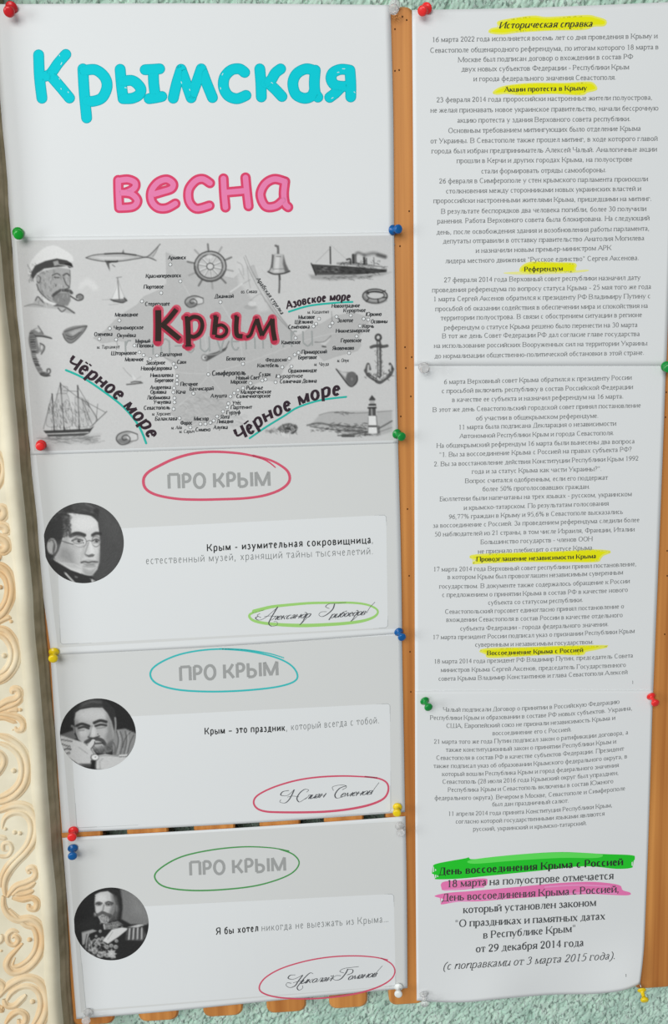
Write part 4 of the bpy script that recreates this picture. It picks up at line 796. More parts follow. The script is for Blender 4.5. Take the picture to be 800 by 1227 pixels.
    for k in range(10):
        t = math.radians(36 * k + 12); ct, st_ = math.cos(t), math.sin(t)
        c.line([(345 + 25 * ct, 228 + 25 * st_), (345 + 95 * ct, 228 + 90 * st_)], 2.4, 215, .9); c.line([(345 + 25 * ct, 228 + 25 * st_ + 5), (345 + 95 * ct, 228 + 90 * st_ + 6)], .7, 110, .8)
        c.line([(345 + 128 * ct, 228 + 122 * st_), (345 + 185 * ct, 228 + 178 * st_)], 2.2, 125 if k % 2 else 160, .85)
    c.ring(345, 228, 128, 122, 1.1, 95); c.ring(345, 228, 98, 94, 1.1, 105); c.ring(345, 228, 114, 108, .8, 205, .7); c.ring(345, 228, 120, 114, 2.0, 100, .6, 20, 180); c.ell(345, 228, 28, 26, 205, .95); c.ring(345, 228, 28, 26, 1, 100)
    c.ell(340, 150, 26, 18, 220, .6, 1)
    # --- spiral shells
    def snail(cx, cy, r, dark=1):
        c.ell(cx, cy, r * 1.2, r * .8, 165, .9, .5); c.ell(cx + r * .9, cy - r * .1, r * .7, r * .5, 205, .9, .6); c.ell(cx - r * .2, cy + r * .35, r * .8, r * .35, 130, .7, .8)
        c.line([(cx + r * 1.5, cy - r * .5), (cx + r * .3, cy - r * .85), (cx - r * .8, cy - r * .5), (cx - r * 1.1, cy + r * .2), (cx - r * .5, cy + r * .8), (cx + r * .4, cy + r * .6), (cx + r * .6, cy), (cx + r * .1, cy - r * .4), (cx - r * .4, cy - r * .1), (cx - r * .2, cy + r * .25), (cx + r * .15, cy + r * .15)], 1.2, 95, .85)
        c.line([(cx + r * 1.5, cy - r * .5), (cx + r * 1.5, cy + r * .2), (cx + r * .6, cy + r * .4)], 1.0, 110, .8)
    snail(205, 510, 55)
    # --- bell
    c.T = tf(8, 300, 285)
    c.poly([(210, 160), (260, 145), (320, 160), (335, 240), (375, 320), (340, 340), (200, 345), (168, 325), (200, 270)], 178, .95)
    c.poly([(245, 165), (280, 165), (270, 330), (225, 330)], 216, .75, 1.2); c.poly([(315, 165), (340, 250), (372, 320), (330, 330), (310, 250)], 105, .75, 1); c.poly([(210, 165), (225, 165), (215, 290), (195, 290)], 100, .7, .8)
    for q, w, v in (([(240, 75), (262, 90), (264, 145)], 2.6, 115), ([(268, 75), (272, 145)], 1.2, 130), ([(168, 325), (230, 348), (320, 340), (375, 320)], 1.8, 90), ([(275, 350), (278, 440), (274, 525)], 2.0, 105), ([(280, 360), (284, 400)], 1.6, 100), ([(210, 160), (205, 240), (190, 300), (168, 325)], 1, 110), ([(250, 178), (290, 180)], 1.2, 130), ([(212, 300), (330, 296)], .8, 130)): c.line(q, w, v, .85)
    # --- steamship
    c.T = tf(7.2727, 370, 285)
    c.poly([(20, 225), (150, 235), (330, 245), (520, 262), (680, 275), (675, 300), (560, 310), (400, 322), (60, 325)], 92, .9, .5); c.poly([(0, 320), (300, 322), (500, 320), (720, 298), (640, 330), (420, 355), (200, 372), (20, 360)], 150, .7, 1.5)
    c.poly([(240, 215), (370, 205), (460, 225), (640, 245), (640, 258), (420, 245), (240, 235)], 150, .9, .5)
    for q, w, v in (([(185, 80), (188, 230)], 1.6, 80), ([(185, 90), (60, 215)], .5, 150), ([(188, 60), (330, 190)], .4, 160), ([(20, 225), (150, 232), (330, 242), (520, 260), (640, 268)], 1.2, 210), ([(20, 222), (60, 325)], 1.2, 70), ([(385, 150), (388, 215)], 3.0, 80), ([(405, 150), (408, 215)], 2.4, 120), ([(480, 175), (484, 225)], 2.6, 80), ([(500, 180), (502, 228)], 1.6, 110), ([(330, 190), (360, 185), (362, 225)], 2, 90), ([(565, 170), (567, 240)], .8, 110)): c.line(q, w, v, .88)
    c.line([(400, 150), (430, 130), (480, 150)], 3.5, 120, .7, 1.5); c.line([(490, 150), (560, 135), (620, 150), (665, 165)], 4.0, 115, .65, 2); c.line([(600, 150), (660, 165)], 4, 95, .6, 1.5)
    c.scribble(60, 250, 660, 310, 120, 26, .6, 60, .45, .1); c.scribble(120, 330, 560, 362, 50, 26, .6, 100, .45, -.05); c.scribble(80, 255, 260, 300, 30, 20, .7, 165, .5, .1); c.scribble(240, 205, 620, 245, 40, 14, .7, 70, .5)
    # --- life ring
    c.ell(575, 508, 108, 62, 165, .95, .5, 0, .12); c.ell(580, 500, 76, 34, 198, .98, .5, 0, .12)
    c.ring(575, 508, 108, 62, 1.2, 85); c.ring(580, 500, 76, 34, 1.0, 95); c.line([(480, 520), (520, 555), (600, 568), (670, 545)], 3, 130, .6, 1); c.line([(500, 480), (560, 470), (620, 475)], 1.6, 75, .8)
    for q in ([(510, 470), (520, 490)], [(630, 480), (665, 460)], [(640, 520), (680, 520)], [(520, 530), (500, 555)], [(600, 535), (605, 566)]): c.line(q, 1.5, 85, .8)
    # --- anchor
    c.T = tf(5, 320, 350)
    for q, w, v in (([(668, 300), (670, 360), (672, 430), (672, 500)], 5.4, 110), ([(666, 300), (668, 400), (668, 500)], 1.6, 190), ([(622, 330), (650, 322), (690, 326), (718, 322)], 3.6, 105), ([(590, 470), (610, 500), (640, 520), (672, 540), (705, 520), (735, 495), (750, 462)], 4.4, 105), ([(592, 462), (604, 430), (616, 462)], 3, 110), ([(735, 430), (748, 455), (732, 470)], 3, 100), ([(606, 440), (604, 478)], 2.2, 190), ([(738, 440), (738, 470)], 2, 190), ([(620, 505), (672, 530), (720, 500)], 1.2, 185)): c.line(q, w, v, .88)
    c.ring(665, 272, 16, 18, 2.4, 105); c.scribble(650, 270, 690, 540, 45, 12, .6, 70, .5); c.scribble(590, 480, 750, 530, 40, 12, .6, 75, .5)
    # --- gull
    c.poly([(285, 300), (340, 295), (380, 262), (372, 290), (345, 318), (310, 305)], 205, .8); c.line([(285, 300), (340, 297), (382, 262)], .8, 110, .8); c.line([(330, 325), (350, 328)], 1.4, 80, .8)
    # --- telescope / squid shape below the lettering
    c.T = tf(4.4444, 160, 350)
    c.poly([(365, 345), (400, 330), (440, 320), (480, 300), (500, 290), (490, 310), (430, 345), (390, 368), (370, 365)], 105, .9); c.line([(490, 300), (508, 262)], 1.0, 110, .8); c.line([(395, 335), (440, 330), (470, 312)], 1.6, 175, .7); c.ell(376, 348, 17, 18, 150, .95); c.ell(376, 348, 10, 11, 215, .95); c.ell(380, 348, 5, 6, 90, .8)
    # --- seahorse
    c.T = tf(8, 20, 370)
    c.line([(150, 225), (135, 280), (140, 340), (155, 400), (165, 450), (180, 500), (205, 560), (240, 615), (290, 630)], 5.4, 130, .9, .6); c.line([(160, 280), (175, 350), (190, 400)], 8, 135, .85, .8)
    c.poly([(130, 230), (160, 195), (200, 180), (240, 215), (255, 245), (330, 272), (335, 285), (240, 270), (190, 270), (150, 290)], 140, .92, .5); c.poly([(170, 200), (200, 185), (235, 215), (210, 225)], 210, .8, .6)
    c.line([(205, 165), (230, 200), (255, 240)], 1.2, 110, .8); c.line([(180, 262), (250, 265), (335, 285)], 1.4, 80, .8); c.poly([(220, 330), (262, 350), (262, 390), (240, 430), (215, 400)], 150, .85); c.line([(225, 330), (265, 355), (262, 395), (235, 435)], 1.2, 90, .8); c.ell(240, 370, 10, 22, 215, .8)
    c.line([(240, 615), (290, 632), (320, 610), (318, 580), (295, 580), (292, 600)], 1.8, 110, .88); c.line([(230, 630), (270, 645), (318, 640)], 1.6, 90, .8)
    for k in range(60):
        t = k / 59; x = np.interp(t, [0, .4, .7, 1], [145, 165, 185, 245]); y = 230 + 390 * t; c.line([(x - 22, y), (x + RNG.uniform(5, 30), y + RNG.uniform(-6, 8))], .6, RNG.choice([65, 80, 205]), .6)
    # --- mussel
    c.poly([(440, 240), (460, 200), (530, 170), (620, 158), (675, 160), (660, 200), (610, 260), (560, 310), (510, 330), (460, 295)], 140, .95, .5, True); c.poly([(500, 230), (560, 200), (640, 175), (600, 230), (540, 260)], 185, .7, 1.5)
    for q in ([(440, 240), (470, 300), (515, 330), (570, 300), (640, 225), (675, 165)], [(460, 220), (560, 190), (670, 165)], [(480, 280), (540, 290), (620, 220)], [(470, 250), (530, 270), (600, 225)]): c.line(q, .9, 85, .7)
    # --- three-masted ship
    c.T = tf(5, 40, 450)
    c.poly([(60, 330), (200, 325), (340, 318), (365, 300), (335, 345), (300, 362), (90, 366)], 85, .92); c.line([(75, 350), (200, 346), (330, 340)], 1.4, 205, .85)
    for x0, y0, x1, y1 in ((112, 110, 125, 330), (162, 45, 185, 330), (265, 60, 275, 325)): c.line([(x0, y0), (x1, y1)], 1.4, 80, .85)
    for q in ([(95, 170), (130, 160), (135, 220), (90, 225)], [(85, 225), (140, 220), (145, 300), (80, 300)], [(140, 110), (200, 110), (215, 200), (150, 205)], [(150, 205), (225, 205), (230, 300), (145, 305)], [(250, 130), (300, 140), (310, 215), (255, 220)], [(255, 220), (320, 225), (325, 300), (250, 300)], [(290, 140), (380, 250), (330, 300)], [(180, 65), (205, 70), (200, 105), (165, 105)]): c.poly(q, 178, .55, 1.2); c.line(q + [q[0]], .7, 115, .55)
    for q in ([(265, 65), (385, 265)], [(265, 130), (430, 220)], [(350, 300), (440, 215)], [(162, 50), (265, 130)], [(112, 115), (60, 320)], [(162, 45), (112, 230)], [(290, 140), (350, 290)], [(180, 90), (265, 95)], [(385, 170), (375, 275)], [(330, 320), (440, 215)]): c.line(q, .7, 110, .75)
    c.scribble(90, 140, 330, 320, 110, 20, .6, 90, .5, 1.3); c.scribble(40, 375, 400, 410, 60, 30, .7, 120, .45, 0.02); c.scribble(60, 365, 330, 385, 40, 30, .7, 90, .5, 0); c.poly([(40, 370), (400, 350), (380, 400), (80, 415)], 165, .5, 3); c.line([(20, 375), (180, 380), (400, 362)], .8, 140, .7)
    snail(550, 375, 48)
    # --- far sail
    c.T = tf(6.6667, 100, 370)
    c.line([(315, 470), (350, 510), (385, 545)], .7, 150, .8); c.poly([(385, 520), (405, 575), (430, 560), (415, 555)], 218, .8); c.line([(345, 605), (400, 600), (470, 592)], 1.4, 95, .85); c.line([(380, 588), (410, 582), (460, 584)], 1.2, 85, .8); c.line([(405, 575), (460, 540)], .6, 150, .7)
    # --- cone shell, fish, lighthouse coast
    c.T = tf(5.7143, 340, 430)
    c.poly([(358, 70), (400, 88), (470, 90), (502, 120), (495, 160), (460, 188), (430, 170), (390, 115)], 150, .95, .5); c.ell(465, 135, 36, 48, 140, .9, .6); c.poly([(375, 85), (430, 95), (425, 130)], 210, .7, 1); c.line([(358, 70), (395, 120), (440, 178), (470, 188), (502, 150), (500, 115)], 1.3, 80, .85)
    for k in range(5): c.ring(465, 138, 12 + 7 * k, 16 + 8 * k, .6, 95, .7)
    c.poly([(-45, 480), (-10, 450), (40, 440), (80, 455), (96, 475), (70, 510), (30, 515), (-15, 500)], 125, .92, .5, True); c.scribble(-30, 450, 90, 510, 50, 16, .6, 75, .55); c.scribble(-20, 455, 80, 500, 20, 12, .8, 205, .6); c.poly([(-120, 490), (-60, 470), (-45, 480), (-55, 500), (-100, 510)], 175, .8, 1); c.scribble(-120, 480, -40, 510, 30, 14, .6, 120, .5); c.scribble(-20, 505, 60, 535, 22, 16, 1, 212, .6)
    c.poly([(240, 385), (330, 360), (740, 355), (740, 500), (640, 530), (420, 530), (340, 480), (180, 455)], 170, .75, 1.2)
    for q, w, v, al in (([(160, 455), (240, 440), (330, 455), (460, 465), (560, 480)], 2.2, 105, .6), ([(180, 462), (280, 478), (400, 490), (540, 492)], 1.8, 110, .6), ([(370, 525), (460, 520), (560, 500), (640, 480), (740, 425)], 1.8, 105, .65), ([(240, 385), (330, 365), (500, 372), (740, 355)], 1, 140, .7), ([(400, 530), (480, 530)], 2, 80, .7), ([(650, 500), (740, 470)], 1.0, 130, .6)): c.line(q, w, v, al)
    c.scribble(180, 440, 560, 500, 90, 18, .8, 90, .5, .1); c.scribble(360, 495, 640, 530, 50, 22, .8, 100, .5, -.15); c.scribble(330, 360, 470, 378, 15, 20, .8, 110, .5, 0)
    c.poly([(580, 300), (628, 300), (642, 510), (576, 510)], 225, .98); c.poly([(582, 330), (628, 330), (630, 390), (578, 390)], 100, .92); c.poly([(578, 455), (636, 455), (638, 468), (576, 468)], 100, .9); c.poly([(572, 330), (634, 328), (634, 340), (572, 342)], 90, .9)
    c.poly([(582, 278), (602, 248), (626, 275), (624, 285), (584, 285)], 95, .92); c.poly([(588, 285), (620, 285), (622, 310), (586, 310)], 170, .9); c.poly([(580, 308), (630, 306), (632, 322), (578, 322)], 90, .9)
    c.line([(578, 400), (576, 510)], .8, 130, .8); c.line([(632, 390), (642, 510)], 1.2, 120, .8); c.line([(600, 345), (602, 385)], 2, 180, .7); c.line([(560, 500), (556, 520)], 3, 110, .7); c.line([(648, 465), (650, 500)], 3, 120, .7)
    c.T = I; c.a = np.where(c.a < 180, 180 + (c.a - 180) * 1.5, c.a); c.noise(3.2); c.blur(1)
    return c
MC = map_picture()
def picture_grid(sh, name, canvas, quad, nx, ny, eps, label=None):
    TL, TR, BR, BL = [np.array(p, float) for p in quad]
    u, v = np.meshgrid(np.linspace(0, 1, nx + 1), np.linspace(0, 1, ny + 1)); u = u[..., None]; v = v[..., None]
    P = ((1 - v) * ((1 - u) * TL + u * TR) + v * ((1 - u) * BL + u * BR)).reshape(-1, 2)
    V = sh.on(P[:, 0], P[:, 1], eps); I = np.arange(nx * ny); I = (I // nx) * (nx + 1) + I % nx
    Fq = np.stack([I, I + nx + 1, I + nx + 2, I + 1], -1)
    ob = link_mesh(name, V.tolist(), Fq.tolist(), PRINT, sh.ob, True); colour(ob, canvas.sample(P[:, 0], P[:, 1]))
    if label: ob['label'] = label
picture_grid(s2, 'map_print', MC, [(19.5, 288.5), (470, 282), (474, 527.5), (41, 541)], 620, 345, .00006, 'grey pencil-style picture map')
wm = Strips(); s2.line(wm, 'krym-suvenir.ru', 'wm', 128, 428, 378, 414, 40); s2.ink('watermark', wm, WMI, .00012, 'faint grey web address across the map')
lb = Strips()
for tx, xl, xr, y in [('Армянск', 201, 223, 311), ('Красноперекопск', 174.5, 217, 333), ('Портовое', 172, 196, 346), ('Стерегущее', 173.5, 203.5, 366.5), ('Межводное', 137.5, 165.5, 379.5), ('Черноморское', 136, 172, 395), ('Оленевка', 112.7, 135, 402.8), ('Окунёвка', 140, 163, 404.2), ('Мирный', 162, 180, 411), ('Поповка', 164, 184, 416.5), ('Штормовое', 133, 164, 425.5), ('Молочное', 149.5, 172, 433), ('Евпатория', 191.5, 218, 427), ('Заозёрное', 175, 198, 437), ('Новофёдоровка', 168.7, 206, 443.8), ('Саки', 212, 223, 436), ('Николаевка', 180, 207.7, 452), ('Береговое', 185.5, 208, 458), ('Андреевка', 179.5, 205, 466.5), ('Песчаное', 216, 237, 462.5), ('Орловка', 180, 199.5, 472), ('Кача', 211, 222.5, 471.8), ('Бахчисарай', 227, 256, 468), ('Любимовка', 176, 204, 478.7), ('Учкуевка', 183.7, 205, 484), ('Севастополь', 172, 204, 491), ('Балаклава', 185.5, 212.6, 504), ('Форос', 216, 230.5, 509), ('Симеиз', 234, 252, 517), ('Мисхор', 232, 250, 504), ('Симферополь', 253.7, 294.5, 450), ('Новый Свет', 282.5, 311, 455), ('Судак', 310, 324.5, 450.8), ('Морское', 276, 296, 459.8), ('Рыбачье', 295, 315, 467), ('Малореченское', 288, 325, 472), ('Солнечногорское', 283, 324, 477), ('Алушта', 252, 272, 476.5), ('Утёс', 278, 289, 485), ('Партенит', 276, 302, 490.3), ('Гурзуф', 271, 288, 496.5), ('Ялта', 264, 275, 501.8), ('Ливадия', 259.5, 279.5, 507.2), ('Алупка', 255.5, 273, 514.3), ('Белогорск', 271, 294, 432), ('Джанкой', 257, 280, 357.3), ('Феодосия', 318, 343.6, 433.5), ('Коктебель', 308, 334, 440.2), ('Мысовое', 357, 377, 382.3), ('Щёлкино', 353, 375, 388), ('Семёновка', 345, 371, 394), ('Новоотрадное', 397, 431, 368.8), ('Курортное', 411, 438, 374.3), ('Юркино', 438, 457, 378.8), ('Осовины', 444, 464, 387.5), ('Золотое', 404, 423, 386.3), ('Керчь', 434, 448, 393), ('Нижнезаморское', 402, 443, 398.7), ('Героевское', 408, 433, 410.3), ('Яковенково', 398, 424, 419.5), ('Приморский', 361, 391.6, 424), ('Береговое', 357, 379.6, 430.5), ('Каменское', 337, 360, 412.5), ('Орджоникидзе', 345, 379.5, 446.5), ('Курортное', 330, 363, 453), ('Солнечная Долина', 335, 379.5, 459.3)]:
    s2.line(lb, tx, 'map', xl, y, xr, y - (xr - xl) * .02, 8.6 if tx == 'Симферополь' else 7.0)
for tx, xl, xr, y in [('м. Тарханкут', 116, 143.5, 418), ('м. Херсонес', 182, 205, 498), ('м. Айя', 205, 218, 514.5), ('м. Сарыч', 214.6, 233, 519), ('м. Казантип', 368, 394, 376), ('м. Опук', 403.6, 418, 434), ('м. Чауда', 376, 394, 438.5), ('оз. Сиваш', 288.5, 308, 351.5)]:
    s2.line(lb, tx, 'mapn', xl, y, xr, y - (xr - xl) * .02, 6.4)
pl, sc = path_place([(306.5, 334), (337, 377.5)], text_width('Арабская стрелка', 'map')); text(lb, 'Арабская стрелка', 'map', lambda x, y: pl(x, y, [7.0]))
s2.ink('place_names', lb, MAPINK, .00016, 'small dark printed place names')
dt = Strips()
for x, y in [(204, 317), (216, 337), (193, 351), (170, 361), (143, 384), (131.5, 393.5), (119, 406), (139, 407), (161, 414), (167, 422), (172, 425.5), (180, 430), (188, 426), (208, 436), (210.5, 440), (212, 450.5), (212, 455.5), (212, 460), (208.5, 465), (207.5, 470), (209, 477), (209, 482), (208, 490), (215, 501), (228, 512), (240, 508), (246, 508), (252, 506.5), (256, 504), (260, 499), (267, 493), (272, 488), (273.5, 483.5), (276, 475), (280.5, 471), (285, 467.5), (291, 465), (300, 459), (314, 456), (318, 454.5), (330, 458), (333.5, 451), (338, 440), (349, 439), (346.5, 429.5), (353, 425), (357.5, 422.5), (354, 405), (375.5, 391), (378.5, 388), (382, 382), (395, 391), (398, 387), (403, 379.5), (420, 378), (435.5, 382), (441, 383), (431, 390.5), (427, 403), (418, 423), (249.5, 448.5), (291, 436), (264, 362), (231.6, 471.5)]:
    for r, k in ((2.2, 1), (1.7, 0)): dt.poly([(x + r * math.cos(t * .524), y + r * math.sin(t * .524)) for t in range(12)], k)
s2.ink('town_dots', dt, [PAPER, MAPINK], .00018, 'small white town dots with dark rims')
# big lettering on the map
C7 = tf(4.4444, 160, 350); KB = [([(131, 96), (132, 180), (131, 262)], 9.0), ([(228, 92), (190, 140), (152, 178)], 7.6), ([(152, 172), (200, 212), (246, 250)], 8.0), ([(286, 132), (290, 200), (292, 288)], 8.0), ([(272, 136), (292, 134)], 5), ([(274, 288), (310, 286)], 3.6), ([(290, 150), (320, 132), (354, 142), (366, 178), (352, 218), (322, 238), (296, 232)], 6.4), ([(440, 130), (434, 180), (430, 228)], 7.6), ([(436, 182), (470, 176), (494, 196), (490, 222), (465, 238), (434, 232)], 5.6), ([(424, 130), (444, 130)], 5), ([(550, 130), (546, 190), (552, 230), (580, 236)], 7.2), ([(536, 130), (552, 130)], 5), ([(600, 240), (622, 228), (640, 180), (656, 142)], 5.4), ([(656, 142), (670, 190), (684, 232)], 7.0), ([(684, 232), (712, 185), (738, 142)], 5.4), ([(738, 142), (742, 200), (752, 258)], 7.4)]
st = Strips()
for P, w_ in KB: st.strip(catmull(C7(P), 8) if len(P) > 2 else C7(P), w_ + 3.8, True)
s2.ink('title_outline', st, ink('red_outline_marker', (204, 92, 110)), .0002, 'red marker outline')
st = Strips()
for P, w_ in KB: st.strip(catmull([(x - 1.1, y + .6) for x, y in C7(P)], 8) if len(P) > 2 else [(x - 1.1, y + .6) for x, y in C7(P)], w_ + 1.0, True)
s2.ink('title_outline', st, ink('dark_red_outline', (178, 52, 76)), .00022)
st = Strips()
for P, w_ in KB: st.strip(catmull(C7(P), 8) if len(P) > 2 else C7(P), w_ - 1.7, False)
s2.ink('title_lettering', st, ink('brown_black_ink', (52, 40, 36)), .00024, 'bold dark printed letters')
def sea(txt, path, em):
    st = Strips(); P = catmull(path, 10); pl, sc = path_place(P, text_width(txt, 'sea')); text(st, txt, 'sea', lambda x, y: pl(x, y, [em])); s2.ink('sea_lettering', st, ink('plum_black_ink', (54, 42, 50)), .0002, 'bold slanted sea name')
sea('Чёрное море', [(78, 438), (90, 444), (103, 451), (127, 468.5), (138, 477), (151, 491), (164, 505), (172, 514.5), (179, 527)], 23)
sea('Чёрное море', [(284, 530), (294.5, 524), (303.5, 517.5), (311, 511), (324.5, 502), (336.5, 496), (347, 491), (362.7, 484), (378.5, 478.5), (390.7, 475), (409, 472.5)], 23)
sea('Азовское море', [(343, 370.5), (356, 367), (368, 364), (390, 361), (405, 360), (420, 360)], 14)
for path, w_ in (([(79, 443.5), (100, 453), (124, 469), (146, 486), (162, 504), (170, 518), (175, 531)], 2.6), ([(299, 525), (318, 512), (340, 498.5), (357, 488), (384, 479.5), (414.5, 475.5)], 2.3), ([(346, 373.5), (370, 366.5), (400, 363), (422, 361.8)], 2.3)):
    st = Strips(); st.strip(catmull(path, 10), w_, True); s2.ink('underline', st, SEAL, .00018, 'sea-green marker underline')

# ------------------------------------------------------------------ printed round portraits
def portrait(sh, c, cx, cy, rx, ry, lim, label):
    R_, S_ = 62, 150; P = [(cx, cy)]
    for i in range(1, R_ + 1):
        for j in range(S_): a = 2 * math.pi * j / S_; P.append((cx + rx * i / R_ * math.cos(a), cy + ry * i / R_ * math.sin(a)))
    P = np.array(P); l = np.interp(P[:, 1], [lim[0][1], lim[1][1]], [lim[0][0], lim[1][0]]); P[:, 0] = np.maximum(P[:, 0], l)
    V = sh.on(P[:, 0], P[:, 1], .00014)
    Fs = [(0, 1 + (j + 1) % S_, 1 + j)[::-1] for j in range(S_)]
    for i in range(R_ - 1):
        for j in range(S_): a, b = 1 + i * S_ + j, 1 + i * S_ + (j + 1) % S_; Fs.append((a, b, b + S_, a + S_))
    Fs = [f[::-1] for f in Fs]
    ob = link_mesh('portrait', V.tolist(), [tuple(int(k) for k in f) for f in Fs], PRINT, sh.ob, True); colour(ob, c.sample(P[:, 0], P[:, 1])); ob['label'] = label
c = Canvas(48, 596, 152, 702, 2.2, 68); c.T = tf(6.6667, 40, 590)
c.poly([(520, 90), (720, 90), (720, 720), (520, 720)], 74, .6, 3); c.poly([(560, 150), (700, 250), (700, 420), (580, 330)], 82, .5, 6)
c.poly([(60, 290), (130, 190), (200, 130), (300, 80), (450, 80), (525, 140), (520, 210), (440, 180), (300, 165), (270, 200), (290, 240), (250, 330), (225, 420), (110, 400), (60, 400)], 50, 1, .6)
c.poly([(60, 390), (120, 400), (160, 520), (60, 560)], 48, 1, 1)
c.poly([(255, 165), (310, 165), (420, 180), (480, 192), (515, 240), (528, 330), (532, 430), (525, 560), (510, 615), (470, 662), (420, 668), (385, 645), (320, 595), (220, 565), (165, 525), (200, 470), (222, 400), (245, 320), (290, 240), (270, 195)], 206, 1, .5)
c.poly([(200, 420), (280, 420), (330, 470), (350, 580), (300, 590), (220, 560), (180, 520)], 128, .7, 7); c.poly([(240, 330), (290, 250), (300, 330), (270, 420), (230, 420)], 150, .6, 2.5); c.ell(410, 250, 90, 55, 222, .7, 3); c.poly([(330, 440), (400, 470), (400, 560), (350, 580)], 190, .5, 3); c.poly([(390, 600), (470, 625), (505, 600), (470, 660), (420, 668)], 160, .6, 1.5)
c.poly([(300, 92), (440, 85), (500, 130), (440, 170), (330, 155)], 72, .8, 1.5); c.line([(420, 95), (470, 120), (465, 160)], 2.4, 105, .7, 1.2); c.line([(240, 160), (280, 190), (270, 250), (245, 300)], 3.2, 48, .9, 1); c.poly([(440, 170), (520, 190), (516, 230), (470, 195)], 60, .9, .8)
for q, w, v in (([(296, 346), (330, 330), (365, 328), (408, 342)], 4.2, 46), ([(300, 352), (350, 338), (400, 348)], 2.4, 60), ([(474, 342), (500, 328), (534, 330)], 4.0, 46), ([(310, 386), (345, 372), (392, 384)], 1.8, 56), ([(474, 386), (502, 374), (526, 384)], 1.8, 56)): c.line(q, w, v, .9, .8)
c.ell(350, 360, 55, 18, 140, .4, 2); c.ell(500, 358, 34, 16, 140, .4, 2)
for x, rx in ((360, 30), (502, 20)): c.ell(x, 390, rx, 11, 168, .9, .6); c.ell(x + 4, 389, 12, 11, 44, .95, .6); c.ell(x + 7, 385, 3, 3, 225, .9)
c.line([(328, 404), (360, 410), (392, 402)], 1.2, 105, .7, .8); c.line([(320, 430), (360, 440), (400, 428)], 2.2, 160, .6, 1.5); c.line([(480, 404), (522, 402)], 1.2, 110, .6, .8)
c.ring(372, 396, 52, 46, 1.0, 128); c.ring(500, 392, 34, 42, 1.0, 128); c.line([(215, 382), (270, 402), (320, 416)], 1.0, 84, .95); c.line([(424, 392), (446, 384), (466, 390)], 1.0, 110, .9); c.ring(372, 398, 52, 46, .7, 230, .8, 60, 170)
for k in range(70):
    x, y = RNG.uniform(235, 295), RNG.uniform(180, 330); c.line([(x, y), (x + RNG.normal(6, 8), y + RNG.uniform(8, 22)), (x + RNG.normal(0, 8), y + RNG.uniform(22, 34))], 1.2, RNG.choice([44, 56, 84, 120]), .55, .8)
for k in range(60):
    x = RNG.uniform(120, 480); y = 90 + RNG.uniform(0, 70) + abs(x - 380) * .25; c.line([(x, y), (x + RNG.uniform(10, 40), y + RNG.normal(4, 8))], 1.0, RNG.choice([40, 58, 84, 100]), .5, .8)
c.line([(440, 400), (425, 450), (412, 490), (425, 510)], 1.6, 140, .8, .8); c.poly([(412, 492), (440, 518), (478, 514), (490, 498), (470, 488), (440, 500)], 84, .85, .7); c.poly([(450, 400), (470, 400), (486, 490), (450, 490)], 228, .6, 1.5); c.line([(520, 400), (526, 500), (520, 560)], 2, 150, .5, 1.2)
c.line([(382, 560), (410, 553), (440, 560), (470, 553), (512, 556)], 1.8, 58, .95, .7); c.poly([(392, 566), (440, 570), (505, 562), (480, 586), (425, 588)], 132, .85, 1.2); c.poly([(395, 545), (440, 535), (500, 545), (470, 552), (440, 556), (410, 550)], 152, .6, 1.2); c.poly([(385, 600), (400, 660), (470, 665), (520, 560), (526, 480), (512, 500), (500, 590), (440, 640)], 150, .55, 2.5); c.poly([(395, 420), (420, 420), (412, 490), (395, 520), (380, 540)], 160, .5, 2); c.line([(400, 590), (450, 596), (490, 588)], 1.8, 130, .6, 1)
c.ell(148, 430, 40, 64, 178, 1, .6); c.line([(125, 390), (150, 380), (170, 420), (160, 470), (165, 490)], 2, 92, .85, .7); c.ell(165, 445, 10, 30, 90, .7, 1)
c.poly([(160, 528), (210, 555), (330, 570), (388, 598), (385, 652), (300, 622), (180, 575)], 205, 1, .5); c.poly([(220, 560), (330, 575), (380, 610), (300, 600)], 170, .6, 1.2)
c.poly([(90, 540), (160, 538), (300, 622), (390, 655), (470, 672), (505, 715), (400, 740), (280, 740), (150, 660)], 44, 1, .6); c.line([(255, 645), (330, 725)], 2.2, 200, .9); c.poly([(455, 685), (490, 705), (470, 722)], 205, .9); c.ell(342, 676, 9, 9, 120, .9)
c.blur(1); c.noise(4)
portrait(q1, c, 100, 650.5, 48.3, 48.3, ((52, 633.5), (55, 671.7)), 'round printed portrait of a man in spectacles')
c = Canvas(66, 832, 166, 925, 2.2, 34); c.T = tf(6.6667, 60, 825)
c.poly([(190, 260), (185, 180), (250, 105), (340, 80), (440, 95), (515, 165), (535, 260), (520, 350), (490, 260), (455, 190), (420, 150), (330, 150), (250, 172), (205, 205)], 46, 1, .6); c.line([(260, 130), (330, 105), (400, 110)], 3.6, 96, .75, 2); c.line([(240, 150), (330, 135), (420, 145)], 1.6, 74, .7, 1)
c.poly([(80, 370), (180, 335), (215, 400), (150, 410)], 104, .95, .8)
c.poly([(205, 192), (240, 168), (330, 152), (420, 152), (460, 200), (490, 260), (512, 340), (515, 420), (490, 500), (440, 518), (380, 512), (320, 480), (270, 440), (225, 405), (205, 350), (195, 250)], 176, 1, .6)
c.ell(340, 210, 110, 45, 200, .7, 3); c.poly([(450, 200), (495, 270), (512, 400), (480, 500), (440, 400), (460, 300)], 112, .6, 2.5); c.poly([(195, 240), (225, 260), (235, 400), (205, 350)], 110, .6, 2); c.ell(265, 355, 35, 25, 196, .7, 2); c.ell(425, 340, 32, 25, 180, .7, 2)
